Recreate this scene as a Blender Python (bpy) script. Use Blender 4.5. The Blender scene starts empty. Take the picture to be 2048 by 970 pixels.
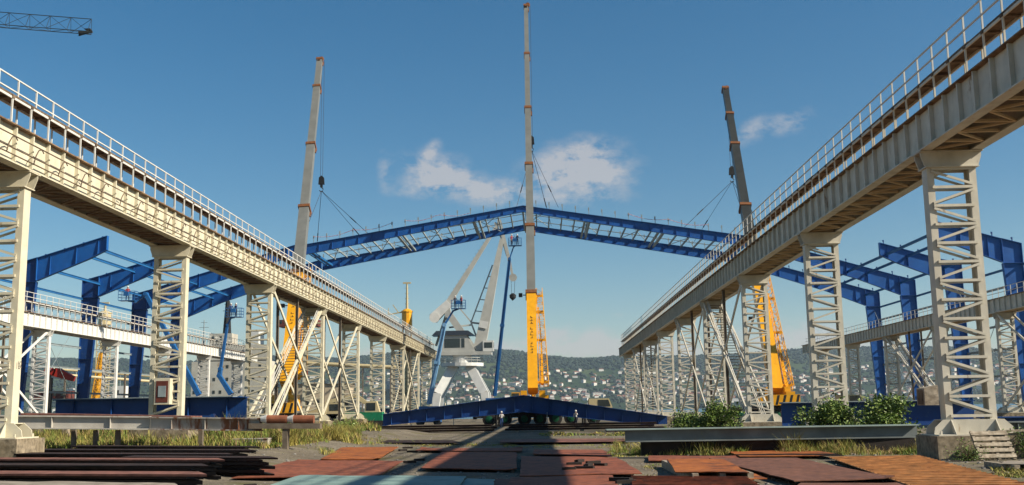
import bpy, math, random
from mathutils import Vector, Matrix, noise
random.seed(7)
S = bpy.context.scene
COL = S.collection
R = math.radians
# ------------------------------------------------------------------ camera
F = 2100.0; W0, H0 = 2048.0, 970.0
CAM = Vector((0, 0, 2.0))
pitch = math.atan(333 / F); yaw = math.atan(56 / F); roll = 0.0159
fw = Vector((-math.sin(yaw) * math.cos(pitch), math.cos(yaw) * math.cos(pitch), math.sin(pitch))).normalized()
r0 = fw.cross(Vector((0, 0, 1))).normalized(); u0 = r0.cross(fw)
rt = (r0 * math.cos(roll) - u0 * math.sin(roll)).normalized(); up = rt.cross(fw) * 1.0
cam = bpy.data.cameras.new("Camera"); co = bpy.data.objects.new("Camera", cam); COL.objects.link(co)
cam.sensor_width = 36; cam.lens = 36 * F / W0; cam.clip_end = 12000; cam.clip_start = 0.1
m3 = Matrix((rt, up, -fw)).transposed()
co.matrix_world = Matrix.Translation(CAM) @ m3.to_4x4()
S.camera = co
def ray(px, py):
    return (fw * F + rt * (px - W0 / 2) + up * (H0 / 2 - py)).normalized()
def P(px, py, Y):
    """world point seen at a photograph pixel, at depth Y along the yard"""
    d = ray(px, py); return CAM + d * (Y / d.y)
def G(px, py, z=0.0):
    """world point on the horizontal level z seen at a photograph pixel"""
    d = ray(px, py); return CAM + d * ((z - CAM.z) / d.z)
# ------------------------------------------------------------------ sky, sun
SUN = Vector((1.42, -0.45, 1.0)).normalized()
elev = math.asin(SUN.z); azi = math.atan2(SUN.x, SUN.y)
w = bpy.data.worlds.new("World"); S.world = w; w.use_nodes = True
nt = w.node_tree; nt.nodes.clear()
def N(tree, typ, **kw):
    n = tree.nodes.new(typ)
    for k, v in kw.items(): setattr(n, k, v)
    return n
def math_(tree, op, a, b=None, clamp=False):
    n = tree.nodes.new('ShaderNodeMath'); n.operation = op; n.use_clamp = clamp
    for i, v in enumerate((a, b)):
        if v is None: continue
        if isinstance(v, (int, float)): n.inputs[i].default_value = v
        else: tree.links.new(v, n.inputs[i])
    return n.outputs[0]
sky = N(nt, 'ShaderNodeTexSky', sky_type='NISHITA', sun_disc=False)
sky.sun_elevation = elev; sky.sun_rotation = azi; sky.altitude = 0
sky.air_density = 1.0; sky.dust_density = 0.3; sky.ozone_density = 1.6
tc = N(nt, 'ShaderNodeTexCoord'); sep = N(nt, 'ShaderNodeSeparateXYZ'); nt.links.new(tc.outputs['Generated'], sep.inputs[0])
yy = math_(nt, 'MAXIMUM', sep.outputs[1], 0.02)
U = math_(nt, 'DIVIDE', sep.outputs[0], yy); V = math_(nt, 'DIVIDE', sep.outputs[2], yy)
# cloud blobs: centre and half size as directions (u, v), tilt, density
def uv(px, py):
    d = ray(px, py); return d.x / d.y, d.z / d.y
blobs = [(868, 345, 58, 34, -.2, 1.15), (862, 303, 24, 11, 1.0, 1.0), (930, 372, 74, 26, -.30, 1.1), (985, 378, 40, 18, 0, .5), (768, 342, 12, 34, .1, .5), (838, 380, 50, 14, 0, .6),
         (1135, 322, 70, 34, .30, 1.1), (1190, 345, 66, 44, 0, 1.2), (1090, 362, 90, 22, .35, .75), (1150, 395, 84, 16, 0, .5), (1035, 372, 30, 16, .3, .5),
         (1506, 260, 34, 18, .6, .75), (1580, 244, 42, 20, .3, .75), (1250, 631, 24, 6, 0, .5),
         (1108, 668, 28, 10, 0, 1.0), (1192, 672, 26, 14, 0, 1.2), (1140, 660, 12, 16, 0, .6), (1170, 688, 120, 13, 0, 1.5), (1130, 706, 220, 16, 0, 1.1), (1620, 688, 130, 34, 0, 1.4), (1330, 700, 120, 14, 0, .9), (980, 700, 130, 12, 0, .6), (1900, 690, 160, 16, 0, .7), (680, 706, 140, 10, 0, .5)]
tot = None
nz = N(nt, 'ShaderNodeTexNoise'); nz.inputs['Scale'].default_value = 26; nz.inputs['Detail'].default_value = 7; nz.inputs['Roughness'].default_value = .68
cmb = N(nt, 'ShaderNodeCombineXYZ'); nt.links.new(U, cmb.inputs[0]); nt.links.new(math_(nt, 'MULTIPLY', V, 1.5), cmb.inputs[1]); nt.links.new(cmb.outputs[0], nz.inputs['Vector'])
for (px, py, a, b, t, dn) in blobs:
    cu, cv = uv(px, py)
    du = math_(nt, 'SUBTRACT', U, cu); dv = math_(nt, 'SUBTRACT', V, cv)
    ct, st = math.cos(t), math.sin(t)
    e1 = math_(nt, 'ADD', math_(nt, 'MULTIPLY', du, ct * F / a), math_(nt, 'MULTIPLY', dv, st * F / a))
    e2 = math_(nt, 'ADD', math_(nt, 'MULTIPLY', du, -st * F / b), math_(nt, 'MULTIPLY', dv, ct * F / b))
    q = math_(nt, 'ADD', math_(nt, 'MULTIPLY', e1, e1), math_(nt, 'MULTIPLY', e2, e2))
    g = math_(nt, 'MULTIPLY', math_(nt, 'POWER', 2.718, math_(nt, 'MULTIPLY', q, -0.9)), dn)
    tot = g if tot is None else math_(nt, 'ADD', tot, g)
nn = math_(nt, 'MULTIPLY', math_(nt, 'SUBTRACT', nz.outputs['Fac'], 0.36), 4.0)
dens = math_(nt, 'MULTIPLY', tot, math_(nt, 'MAXIMUM', nn, 0.0))
dens = math_(nt, 'MULTIPLY', math_(nt, 'SUBTRACT', dens, 0.05), 1.05, True)
dens = math_(nt, 'MINIMUM', dens, 0.68)
dens = math_(nt, 'MULTIPLY', dens, math_(nt, 'GREATER_THAN', sep.outputs[1], 0.05))
hs_ = N(nt, 'ShaderNodeHueSaturation'); hs_.inputs['Saturation'].default_value = 1.42; hs_.inputs['Hue'].default_value = .494; nt.links.new(sky.outputs[0], hs_.inputs['Color'])
mx = N(nt, 'ShaderNodeMix', data_type='RGBA')
nt.links.new(dens, mx.inputs[0]); nt.links.new(hs_.outputs[0], mx.inputs[6]); mx.inputs[7].default_value = (6.3, 5.95, 5.8, 1)
bg = N(nt, 'ShaderNodeBackground'); bg.inputs[1].default_value = 0.056; nt.links.new(mx.outputs[2], bg.inputs[0])
wo = N(nt, 'ShaderNodeOutputWorld'); nt.links.new(bg.outputs[0], wo.inputs[0])
sl = bpy.data.lights.new("sun", 'SUN'); sl.energy = 5.0; sl.angle = R(.5); sl.color = (1.0, .90, .74)
so = bpy.data.objects.new("sun", sl); COL.objects.link(so); so.rotation_euler = SUN.to_track_quat('Z', 'Y').to_euler()
S.view_settings.view_transform = 'Standard'; S.view_settings.look = 'None'; S.view_settings.exposure = 0.80; S.view_settings.gamma = 1
S.cycles.max_bounces = 5; S.cycles.diffuse_bounces = 2; S.cycles.glossy_bounces = 2; S.cycles.transparent_max_bounces = 4
# ------------------------------------------------------------------ materials
MATS = {}
ALB = {'plate_red': .62, 'plate_orange': .62, 'plate_gold': .62, 'plate_purple': .62, 'plate_teal': .66, 'galv': .9, 'cream_shade': .98, 'bounce_under': .95, 'blue': .92, 'cream': .80, 'leaf_a': .85, 'leaf_b': .85, 'grass_y': .85, 'grass_g': .85, 'boomdark': 1, 'yellow': .85}
def mat(name, c, c2=None, rough=.6, metal=0., scale=3., lo=.4, hi=.65, bump=0., stretch=(1, 1, 1), rust=None, rscale=1.5, ramt=.62, coat=0., spec=.3, fine=0.0):
    """base colour c mottled towards c2, optional rust patches, optional bump"""
    m = bpy.data.materials.new(name); m.use_nodes = True; t = m.node_tree; b = t.nodes['Principled BSDF']
    b.inputs['Roughness'].default_value = rough; b.inputs['Metallic'].default_value = metal
    b.inputs['Specular IOR Level'].default_value = spec
    if coat: b.inputs['Coat Weight'].default_value = coat
    co_ = N(t, 'ShaderNodeTexCoord'); mp = N(t, 'ShaderNodeMapping'); mp.inputs['Scale'].default_value = stretch
    t.links.new(co_.outputs['Object'], mp.inputs[0])
    c2 = c2 or tuple(x * .78 for x in c); kk = ALB.get(name, .76); c = tuple(x * kk for x in c); c2 = tuple(x * kk for x in c2)
    if rust: rust = tuple(x * kk for x in rust)
    n1 = N(t, 'ShaderNodeTexNoise'); n1.inputs['Scale'].default_value = scale; n1.inputs['Detail'].default_value = 6; n1.inputs['Roughness'].default_value = .6
    t.links.new(mp.outputs[0], n1.inputs['Vector'])
    mr = N(t, 'ShaderNodeMapRange'); mr.inputs[1].default_value = lo; mr.inputs[2].default_value = hi; t.links.new(n1.outputs['Fac'], mr.inputs[0])
    mxn = N(t, 'ShaderNodeMix', data_type='RGBA'); t.links.new(mr.outputs[0], mxn.inputs[0])
    mxn.inputs[6].default_value = (*c, 1); mxn.inputs[7].default_value = (*c2, 1)
    out = mxn.outputs[2]
    if rust:
        n2 = N(t, 'ShaderNodeTexNoise'); n2.inputs['Scale'].default_value = rscale; n2.inputs['Detail'].default_value = 9; n2.inputs['Roughness'].default_value = .68
        t.links.new(mp.outputs[0], n2.inputs['Vector'])
        m2 = N(t, 'ShaderNodeMapRange'); m2.inputs[1].default_value = ramt; m2.inputs[2].default_value = ramt + .07; t.links.new(n2.outputs['Fac'], m2.inputs[0])
        x2 = N(t, 'ShaderNodeMix', data_type='RGBA'); t.links.new(m2.outputs[0], x2.inputs[0]); t.links.new(out, x2.inputs[6]); x2.inputs[7].default_value = (*rust, 1)
        out = x2.outputs[2]
    if fine:
        n3 = N(t, 'ShaderNodeTexNoise'); n3.inputs['Scale'].default_value = fine; n3.inputs['Detail'].default_value = 4
        t.links.new(co_.outputs['Object'], n3.inputs['Vector'])
        m3_ = N(t, 'ShaderNodeMapRange'); m3_.inputs[1].default_value = .3; m3_.inputs[2].default_value = .7; fa = .38 if rough > .74 else .10; m3_.inputs[3].default_value = 1 - fa; m3_.inputs[4].default_value = 1 + fa
        t.links.new(n3.outputs['Fac'], m3_.inputs[0])
        x3 = N(t, 'ShaderNodeVectorMath', operation='SCALE'); t.links.new(out, x3.inputs[0]); t.links.new(m3_.outputs[0], x3.inputs['Scale'])
        out = x3.outputs[0]
    t.links.new(out, b.inputs['Base Color'])
    if bump:
        bp = N(t, 'ShaderNodeBump'); bp.inputs['Strength'].default_value = bump; bp.inputs['Distance'].default_value = .05
        t.links.new(n1.outputs['Fac'], bp.inputs['Height']); t.links.new(bp.outputs[0], b.inputs['Normal'])
    MATS[name] = m; return m
RUST = (.20, .075, .028)
mat('cream', (.70, .65, .49), (.64, .58, .43), .55, scale=1.2, rust=(.36, .22, .11), rscale=1.5, ramt=.625, fine=2.2, stretch=(1, 1, .45))
mat('cream_clean', (.74, .68, .52), (.66, .60, .44), .5, scale=1.0, rust=(.32, .18, .08), rscale=.9, ramt=.70, fine=1.6)
mat('cream_shade', (.56, .525, .44), (.49, .455, .37), .55, scale=1.2, rust=(.27, .18, .11), rscale=1.6, ramt=.615, fine=2.0, stretch=(1, 1, .4))  # cream greyed for the shaded right side, shade put into the colour
mat('bounce_under', (.60, .46, .28), (.50, .35, .19), .7, scale=1.0, rust=RUST, rscale=.7, ramt=.64)  # bounce light under the girders put into a lighter, warmer colour
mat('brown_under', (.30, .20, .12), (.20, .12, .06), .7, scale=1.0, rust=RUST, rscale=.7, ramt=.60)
mat('white_rail', (.78, .77, .72), (.66, .64, .58), .5, scale=2)
mat('pale_white', (.80, .79, .74), (.77, .75, .70), .5, scale=.6)
mat('plank', (.20, .14, .09), (.11, .075, .05), .85, scale=2.4, stretch=(1, .4, 1), fine=5)
mat('topflange', (.28, .18, .10), (.18, .105, .055), .8, scale=1.8, fine=3)
mat('dark_post', (.20, .165, .125), (.14, .11, .08), .7)
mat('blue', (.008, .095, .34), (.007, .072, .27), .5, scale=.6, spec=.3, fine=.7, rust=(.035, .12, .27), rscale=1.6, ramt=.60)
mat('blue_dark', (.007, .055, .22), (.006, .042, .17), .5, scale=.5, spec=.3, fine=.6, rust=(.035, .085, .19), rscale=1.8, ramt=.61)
mat('blue_light', (.02, .16, .42), (.018, .12, .34), .5, scale=.8)
mat('galv', (.27, .32, .33), (.20, .24, .26), .55, scale=2)
mat('yellow', (.80, .38, .010), (.74, .34, .01), .38, scale=.8, coat=.2, fine=1.2, rust=(.25, .10, .02), rscale=1.2, ramt=.68)
mat('boomgrey', (.205, .21, .195), (.18, .185, .17), .45, scale=.5, fine=.8)
mat('boomdark', (.035, .038, .036), (.026, .028, .026), .4, scale=.5, spec=.25)  # right boom's shaded look put into its paint; also tower crane jib
mat('collar', (.24, .095, .03), (.16, .06, .02), .6)
mat('white', (.74, .74, .71), (.71, .71, .67), .5, scale=.4, fine=.8)
mat('silver', (.50, .50, .46), (.47, .47, .43), .5, scale=.4, fine=.7)
mat('darkhouse', (.05, .065, .09), (.04, .05, .07), .35)
mat('glass', (.03, .04, .05), (.02, .03, .03), .12, spec=.6)
mat('liftblue', (.020, .13, .36), (.016, .10, .29), .4, scale=1)
mat('liftpale', (.22, .42, .66), (.15, .34, .58), .4, scale=1)
mat('black', (.018, .018, .018), (.012, .012, .012), .6)
mat('tyre', (.028, .026, .024), (.02, .02, .02), .85)
mat('rimgreen', (.006, .10, .05), (.005, .07, .03), .5)
mat('green', (.01, .22, .10), (.01, .16, .07), .5)
mat('camper', (.62, .52, .30), (.55, .45, .25), .5)
mat('red', (.50, .03, .015), (.4, .02, .01), .45)
mat('redbrown', (.17, .045, .03), (.12, .03, .02), .7)
mat('concrete', (.32, .26, .18), (.19, .15, .095), .9, scale=1.8, bump=.6, rust=(.10, .08, .055), rscale=1.2, ramt=.58, fine=6)
mat('oldwood', (.42, .36, .28), (.26, .21, .15), .9, scale=3, stretch=(1, 4, 4), fine=6)
mat('rustbeam', (.56, .52, .46), (.44, .40, .34), .7, scale=1.0, rust=(.24, .09, .035), rscale=1.1, ramt=.50, stretch=(1, 1, .22), fine=2.5)
mat('palebeam', (.56, .53, .47), (.46, .43, .38), .7, scale=1.0, rust=(.27, .12, .05), rscale=.9, ramt=.60, stretch=(1, 1, .3), fine=2)
mat('greybeam', (.20, .225, .225), (.14, .16, .16), .65, scale=.8, rust=(.13, .085, .06), rscale=.8, ramt=.64, fine=1.5)
mat('greensteel', (.34, .43, .41), (.24, .31, .29), .6, scale=.8)
mat('pipe_rust', (.30, .11, .055), (.20, .07, .035), .7, scale=2, fine=3)
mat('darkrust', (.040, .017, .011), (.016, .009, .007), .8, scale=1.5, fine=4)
mat('plate_orange', (.50, .155, .030), (.32, .085, .018), .8, scale=1.1, rust=(.15, .055, .028), rscale=.9, ramt=.55, fine=4)
mat('plate_red', (.36, .11, .052), (.24, .072, .038), .8, scale=.8, rust=(.14, .055, .035), rscale=1.3, ramt=.56, fine=4)
mat('plate_purple', (.235, .10, .062), (.16, .07, .048), .8, scale=.8, rust=(.22, .075, .028), rscale=.6, ramt=.57, fine=4)
mat('plate_gold', (.58, .27, .095), (.42, .18, .06), .75, scale=1.3, rust=(.24, .09, .03), rscale=.8, ramt=.58, fine=3)
mat('plate_teal', (.30, .44, .40), (.22, .33, .30), .7, scale=1.2, rust=(.17, .15, .12), rscale=1.4, ramt=.62, fine=3)
mat('plate_pink', (.26, .11, .08), (.16, .07, .05), .8, scale=1.2, fine=3)
mat('plate_grey', (.36, .31, .25), (.28, .23, .18), .8, scale=1.2, fine=3)
mat('offcut', (.035, .025, .02), (.02, .015, .012), .8)  # near-black, also stands in for shade under right beam and left plates
mat('skin', (.35, .19, .12)); mat('cl_dark', (.02, .025, .05)); mat('cl_red', (.45, .05, .04)); mat('cl_white', (.65, .62, .6)); mat('cl_blue', (.03, .07, .22)); mat('helmet', (.7, .68, .62), rough=.3)
mat('tape', (.7, .55, .5), (.6, .08, .06), .6, scale=3, lo=.48, hi=.52)
mat('leaf_a', (.12, .20, .03), (.045, .085, .014), .6, scale=2.0, spec=.25)
mat('leaf_b', (.30, .37, .10), (.16, .24, .045), .45, scale=2.0, spec=.45)
mat('stem', (.12, .08, .04), (.07, .05, .03), .9)
mat('grass_y', (.40, .34, .085), (.24, .23, .055), .8, scale=.9)
mat('grass_b', (.36, .25, .11), (.24, .16, .07), .8, scale=.9)
mat('grass_g', (.14, .21, .030), (.20, .24, .05), .8, scale=.9)
mat('stone', (.30, .28, .25), (.17, .155, .14), .9, scale=9)
mat('wood_crowns', (.027, .050, .028), (.014, .030, .022), .9, scale=.02)
mat('wall_house', (.86, .84, .78), (.70, .66, .58), .8, scale=.01)
mat('wall_cream', (.62, .52, .38), (.55, .45, .32), .8, scale=.01)
mat('roof_tile', (.30, .12, .07), (.22, .09, .06), .9, scale=.05)
mat('roof_grey', (.35, .30, .27), (.28, .24, .22), .9, scale=.05)
mat('shipcream', (.60, .57, .48), (.50, .46, .38), .6, scale=.3, rust=(.35, .2, .07), rscale=.25, ramt=.60)
mat('shipblue', (.02, .05, .17), (.015, .04, .13), .5)
# ------------------------------------------------------------------ mesh builder
class MB:
    def __init__(s): s.v = []; s.f = []; s.mi = []; s.cur = 0
    def add(s, vs, fs):
        o = len(s.v); s.v += [tuple(a) for a in vs]
        for f in fs: s.f.append([o + i for i in f]); s.mi.append(s.cur)
    BF = [(0, 3, 2, 1), (4, 5, 6, 7), (0, 1, 5, 4), (1, 2, 6, 5), (2, 3, 7, 6), (3, 0, 4, 7)]
    def box(s, x0, y0, z0, x1, y1, z1):
        x0, x1 = min(x0, x1), max(x0, x1); y0, y1 = min(y0, y1), max(y0, y1); z0, z1 = min(z0, z1), max(z0, z1)
        s.add([(x0, y0, z0), (x1, y0, z0), (x1, y1, z0), (x0, y1, z0), (x0, y0, z1), (x1, y0, z1), (x1, y1, z1), (x0, y1, z1)], s.BF)
    def bar(s, a, b, wd, h=None, upv=(0, 0, 1), w2=None, h2=None):
        """square bar from a to b; wd across, h along upv; w2,h2 sizes at b"""
        a = Vector(a); b = Vector(b); h = h or wd; w2 = w2 or wd; h2 = h2 or h
        d = (b - a)
        if d.length < 1e-6: return
        d.normalize(); u = Vector(upv)
        if abs(d.dot(u)) > .98: u = Vector((0, 1, 0)) if abs(d.y) < .9 else Vector((1, 0, 0))
        sx = d.cross(u).normalized(); u = sx.cross(d).normalized()
        vs = []
        for p, ww, hh in ((a, wd, h), (b, w2, h2)):
            for i, j in ((-1, -1), (1, -1), (1, 1), (-1, 1)):
                vs.append(p + sx * (i * ww / 2) + u * (j * hh / 2))
        s.add(vs, s.BF)
    def tube(s, pts, r, n=6, cap=True):
        pts = [Vector(p) for p in pts]; rs = r if isinstance(r, (list, tuple)) else [r] * len(pts)
        o = len(s.v); prev = None
        for i, p in enumerate(pts):
            d = (pts[min(i + 1, len(pts) - 1)] - pts[max(i - 1, 0)]).normalized()
            u = Vector((0, 0, 1)) if abs(d.z) < .95 else Vector((1, 0, 0))
            sx = d.cross(u).normalized(); uu = sx.cross(d)
            for k in range(n):
                t = 2 * math.pi * k / n; s.v.append(tuple(p + (sx * math.cos(t) + uu * math.sin(t)) * rs[i]))
        for i in range(len(pts) - 1):
            for k in range(n):
                k2 = (k + 1) % n; s.f.append([o + i * n + k, o + i * n + k2, o + (i + 1) * n + k2, o + (i + 1) * n + k]); s.mi.append(s.cur)
        if cap:
            s.f.append([o + k for k in range(n)][::-1]); s.mi.append(s.cur)
            s.f.append([o + (len(pts) - 1) * n + k for k in range(n)]); s.mi.append(s.cur)
    def prism(s, poly, off):
        """closed polygon (3d points) extruded by vector off"""
        n = len(poly); off = Vector(off); vs = [Vector(p) for p in poly]; vs += [p + off for p in vs]
        s.add(vs, [list(range(n))[::-1], [n + i for i in range(n)]] + [(i, (i + 1) % n, n + (i + 1) % n, n + i) for i in range(n)])
    def build(s, name, m, parent=None, loc=None, smooth=False):
        me = bpy.data.meshes.new(name); me.from_pydata(s.v, [], s.f)
        ms = m if isinstance(m, (list, tuple)) else [m]
        for x in ms: me.materials.append(MATS[x])
        if len(ms) > 1: me.polygons.foreach_set('material_index', s.mi)
        if smooth: me.polygons.foreach_set('use_smooth', [True] * len(me.polygons))
        me.update(); import bmesh
        bm = bmesh.new(); bm.from_mesh(me); bmesh.ops.recalc_face_normals(bm, faces=bm.faces[:]); bm.to_mesh(me); bm.free()
        o = bpy.data.objects.new(name, me); COL.objects.link(o)
        if parent: o.parent = parent
        if loc: o.location = loc
        return o
def tag(o, label=None, cat=None, group=None, kind=None):
    if label: o['label'] = label
    if cat: o['category'] = cat
    if group: o['group'] = group
    if kind: o['kind'] = kind
    return o
def empty(name, label, cat, loc=(0, 0, 0), group=None, rz=0):
    o = bpy.data.objects.new(name, None); COL.objects.link(o); o.location = loc; o.rotation_euler = (0, 0, rz); o.empty_display_size = .5
    return tag(o, label, cat, group)
def struct(o): o['kind'] = 'structure'; return o
def dup(o, parent, loc=None):
    c = o.copy(); COL.objects.link(c); c.parent = parent
    if loc is not None: c.location = loc
    for ch in o.children: dup(ch, c)
    return c
def lathe(mb, c, prof, n=16, axis='z'):
    o = len(mb.v)
    for (r, h) in prof:
        for k in range(n):
            t = 2 * math.pi * k / n; a, b = r * math.cos(t), r * math.sin(t)
            mb.v.append((c[0] + a, c[1] + b, c[2] + h) if axis == 'z' else (c[0] + a, c[1] + h, c[2] + b))
    for i in range(len(prof) - 1):
        for k in range(n):
            k2 = (k + 1) % n; mb.f.append([o + i * n + k, o + i * n + k2, o + (i + 1) * n + k2, o + (i + 1) * n + k]); mb.mi.append(mb.cur)
    for i in (0, len(prof) - 1): mb.f.append([o + i * n + k for k in range(n)]); mb.mi.append(mb.cur)
def ibeam(mb, a, b, h, fw_, tf=.04, tw=.03, upv=(0, 0, 1)):
    a = Vector(a); b = Vector(b); d = (b - a).normalized(); u = Vector(upv)
    sx = d.cross(u).normalized(); u = sx.cross(d)
    mb.bar(a + u * (h / 2 - tf / 2), b + u * (h / 2 - tf / 2), fw_, tf, upv=u)
    mb.bar(a - u * (h / 2 - tf / 2), b - u * (h / 2 - tf / 2), fw_, tf, upv=u)
    mb.bar(a, b, tw, h - 2 * tf, upv=u)
def lattice(mb, a, b, w_, h_, n, r=.05, upv=(0, 0, 1), w2=None, h2=None, tri=False):
    a = Vector(a); b = Vector(b); d = (b - a).normalized(); u = Vector(upv); sx = d.cross(u).normalized(); u = sx.cross(d)
    w2 = w2 or w_; h2 = h2 or h_
    cor = [(-1, -1), (1, -1), (1, 1), (-1, 1)] if not tri else [(-1, -1), (1, -1), (0, 1)]
    def pt(i, k):
        t = i / n; p = a.lerp(b, t); c = cor[k]
        return p + sx * c[0] * (w_ + (w2 - w_) * t) / 2 + u * c[1] * (h_ + (h2 - h_) * t) / 2
    m = len(cor)
    for k in range(m): mb.bar(pt(0, k), pt(n, k), r * 1.5)
    for i in range(n):
        for k in range(m):
            k2 = (k + 1) % m
            if i % 2: mb.bar(pt(i, k), pt(i + 1, k2), r * .8)
            else: mb.bar(pt(i, k2), pt(i + 1, k), r * .8)
            mb.bar(pt(i, k), pt(i, k2), r * .8)
# ------------------------------------------------------------------ ground, water, hills
QY = 222.0
def grid_obj(name, x0, x1, y0, y1, nx, ny, fz, m):
    mb = MB()
    for j in range(ny + 1):
        for i in range(nx + 1):
            x = x0 + (x1 - x0) * i / nx; y = y0 + (y1 - y0) * j / ny; mb.v.append((x, y, fz(x, y)))
    for j in range(ny):
        for i in range(nx):
            a = j * (nx + 1) + i; mb.f.append([a, a + 1, a + nx + 2, a + nx + 1]); mb.mi.append(0)
    return mb.build(name, m)
def ground_mat():
    m = bpy.data.materials.new('ground'); m.use_nodes = True; t = m.node_tree; b = t.nodes['Principled BSDF']; b.inputs['Roughness'].default_value = .95; b.inputs['Specular IOR Level'].default_value = .15
    c = N(t, 'ShaderNodeTexCoord')
    def nzn(sc, det=8, ro=.6):
        n = N(t, 'ShaderNodeTexNoise'); n.inputs['Scale'].default_value = sc; n.inputs['Detail'].default_value = det; n.inputs['Roughness'].default_value = ro; t.links.new(c.outputs['Object'], n.inputs['Vector']); return n.outputs['Fac']
    def ramp(fac, stops):
        r = N(t, 'ShaderNodeValToRGB'); e = r.color_ramp.elements
        e[0].position, e[0].color = stops[0][0], (*stops[0][1], 1); e[1].position, e[1].color = stops[-1][0], (*stops[-1][1], 1)
        for p, cc in stops[1:-1]: q = e.new(p); q.color = (*cc, 1)
        t.links.new(fac, r.inputs[0]); return r.outputs[0]
    base = ramp(nzn(.35, 10, .65), [(.35, (.12, .10, .074)), (.5, (.155, .133, .10)), (.62, (.19, .165, .125)), (.7, (.13, .11, .082))])
    fine = ramp(nzn(9, 6, .75), [(.32, (.45, .45, .45)), (.5, (1, 1, 1)), (.68, (1.6, 1.55, 1.5))])
    mu = N(t, 'ShaderNodeMix', data_type='RGBA', blend_type='MULTIPLY'); mu.inputs[0].default_value = 1; t.links.new(base, mu.inputs[6]); t.links.new(fine, mu.inputs[7])
    moss = ramp(nzn(.22, 10, .7), [(.53, (0, 0, 0)), (.62, (1, 1, 1))])
    m2 = N(t, 'ShaderNodeMix', data_type='RGBA'); t.links.new(moss, m2.inputs[0]); t.links.new(mu.outputs[2], m2.inputs[6]); m2.inputs[7].default_value = (.11, .10, .042, 1)
    t.links.new(m2.outputs[2], b.inputs['Base Color'])
    bp = N(t, 'ShaderNodeBump'); bp.inputs['Strength'].default_value = .8; bp.inputs['Distance'].default_value = .04
    t.links.new(nzn(14, 6, .7), bp.inputs['Height']); t.links.new(bp.outputs[0], b.inputs['Normal']); MATS['ground'] = m
ground_mat()
def gz(x, y):
    q = min(1, max(0, (-x - 9.0) / 4)); q = q * q * (3 - 2 * q) * (1 - min(1, max(0, (y - 100) / 60)))
    return .46 * q + .05 * noise.noise(Vector((x * .12, y * .12, 3))) - .02 if y < QY - 3 else 0
gr = grid_obj('ground', -420, 420, -60, QY, 420, 120, gz, 'ground'); struct(gr)
mb = MB(); mb.box(-420, QY, -8, 420, QY + .8, .12); struct(mb.build('quay', 'concrete'))
def water_mat():
    m = bpy.data.materials.new('water'); m.use_nodes = True; t = m.node_tree; b = t.nodes['Principled BSDF']
    b.inputs['Base Color'].default_value = (.05, .12, .17, 1); b.inputs['Roughness'].default_value = .22
    c = N(t, 'ShaderNodeTexCoord'); n = N(t, 'ShaderNodeTexNoise'); n.inputs['Scale'].default_value = .35; n.inputs['Detail'].default_value = 5; t.links.new(c.outputs['Object'], n.inputs[0])
    bp = N(t, 'ShaderNodeBump'); bp.inputs['Strength'].default_value = .9; bp.inputs['Distance'].default_value = .6; t.links.new(n.outputs['Fac'], bp.inputs['Height']); t.links.new(bp.outputs[0], b.inputs['Normal']); MATS['water'] = m
water_mat()
mb = MB(); mb.add([(-6000, QY - 20, -3), (6000, QY - 20, -3), (6000, 9000, -3), (-6000, 9000, -3)], [(0, 1, 2, 3)]); struct(mb.build('water', 'water'))
SH = 2150.0
def hz(x, y):
    t = (y - SH) / 1250.0
    if t < 0: return -6 + 4 * t
    rid = 172 - .008 * x + 34 * noise.noise(Vector((x * .0013, 5, 1))) + 16 * noise.noise(Vector((x * .004, 9, 2)))
    s = min(t, 1.0); h = rid * (1 - (1 - s) ** 1.45 * 1.0)
    h = rid * (.55 * s + .45 * s * s * (3 - 2 * s))
    h += 16 * noise.noise(Vector((x * .003, y * .004, 7))) * min(1, t * 4) * (1.0 if t < 1 else .6)
    if t > 1: h -= (t - 1) * 60
    return h - 2
def hill_mat():
    m = bpy.data.materials.new('hill'); m.use_nodes = True; t = m.node_tree; b = t.nodes['Principled BSDF']; b.inputs['Roughness'].default_value = 1; b.inputs['Specular IOR Level'].default_value = .05
    c = N(t, 'ShaderNodeTexCoord'); v = N(t, 'ShaderNodeTexVoronoi'); v.inputs['Scale'].default_value = .011; t.links.new(c.outputs['Object'], v.inputs['Vector'])
    n = N(t, 'ShaderNodeTexNoise'); n.inputs['Scale'].default_value = .02; n.inputs['Detail'].default_value = 6; t.links.new(c.outputs['Object'], n.inputs['Vector'])
    s = N(t, 'ShaderNodeSeparateColor'); t.links.new(v.outputs['Color'], s.inputs[0])
    r = N(t, 'ShaderNodeValToRGB'); e = r.color_ramp.elements; e[0].position = .0; e[0].color = (.021, .038, .021, 1); e[1].position = 1; e[1].color = (.076, .092, .036, 1)
    for p, cc in ((.5, (.027, .048, .022, 1)), (.75, (.050, .073, .028, 1))): q = e.new(p); q.color = cc
    ad = math_(t, 'ADD', math_(t, 'MULTIPLY', s.outputs[0], .75), math_(t, 'MULTIPLY', math_(t, 'SUBTRACT', n.outputs['Fac'], .38), .8))
    t.links.new(ad, r.inputs[0]); t.links.new(r.outputs[0], b.inputs['Base Color']); MATS['hill'] = m
hill_mat()
struct(grid_obj('hills', -2600, 2600, SH - 60, 4300, 208, 90, hz, 'hill'))
def on_hill(px, py):
    d = ray(px, py); t = SH
    for _ in range(900):
        p = CAM + d * t
        if p.z < hz(p.x, p.y): return p
        t += 3.0
    return None
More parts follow.
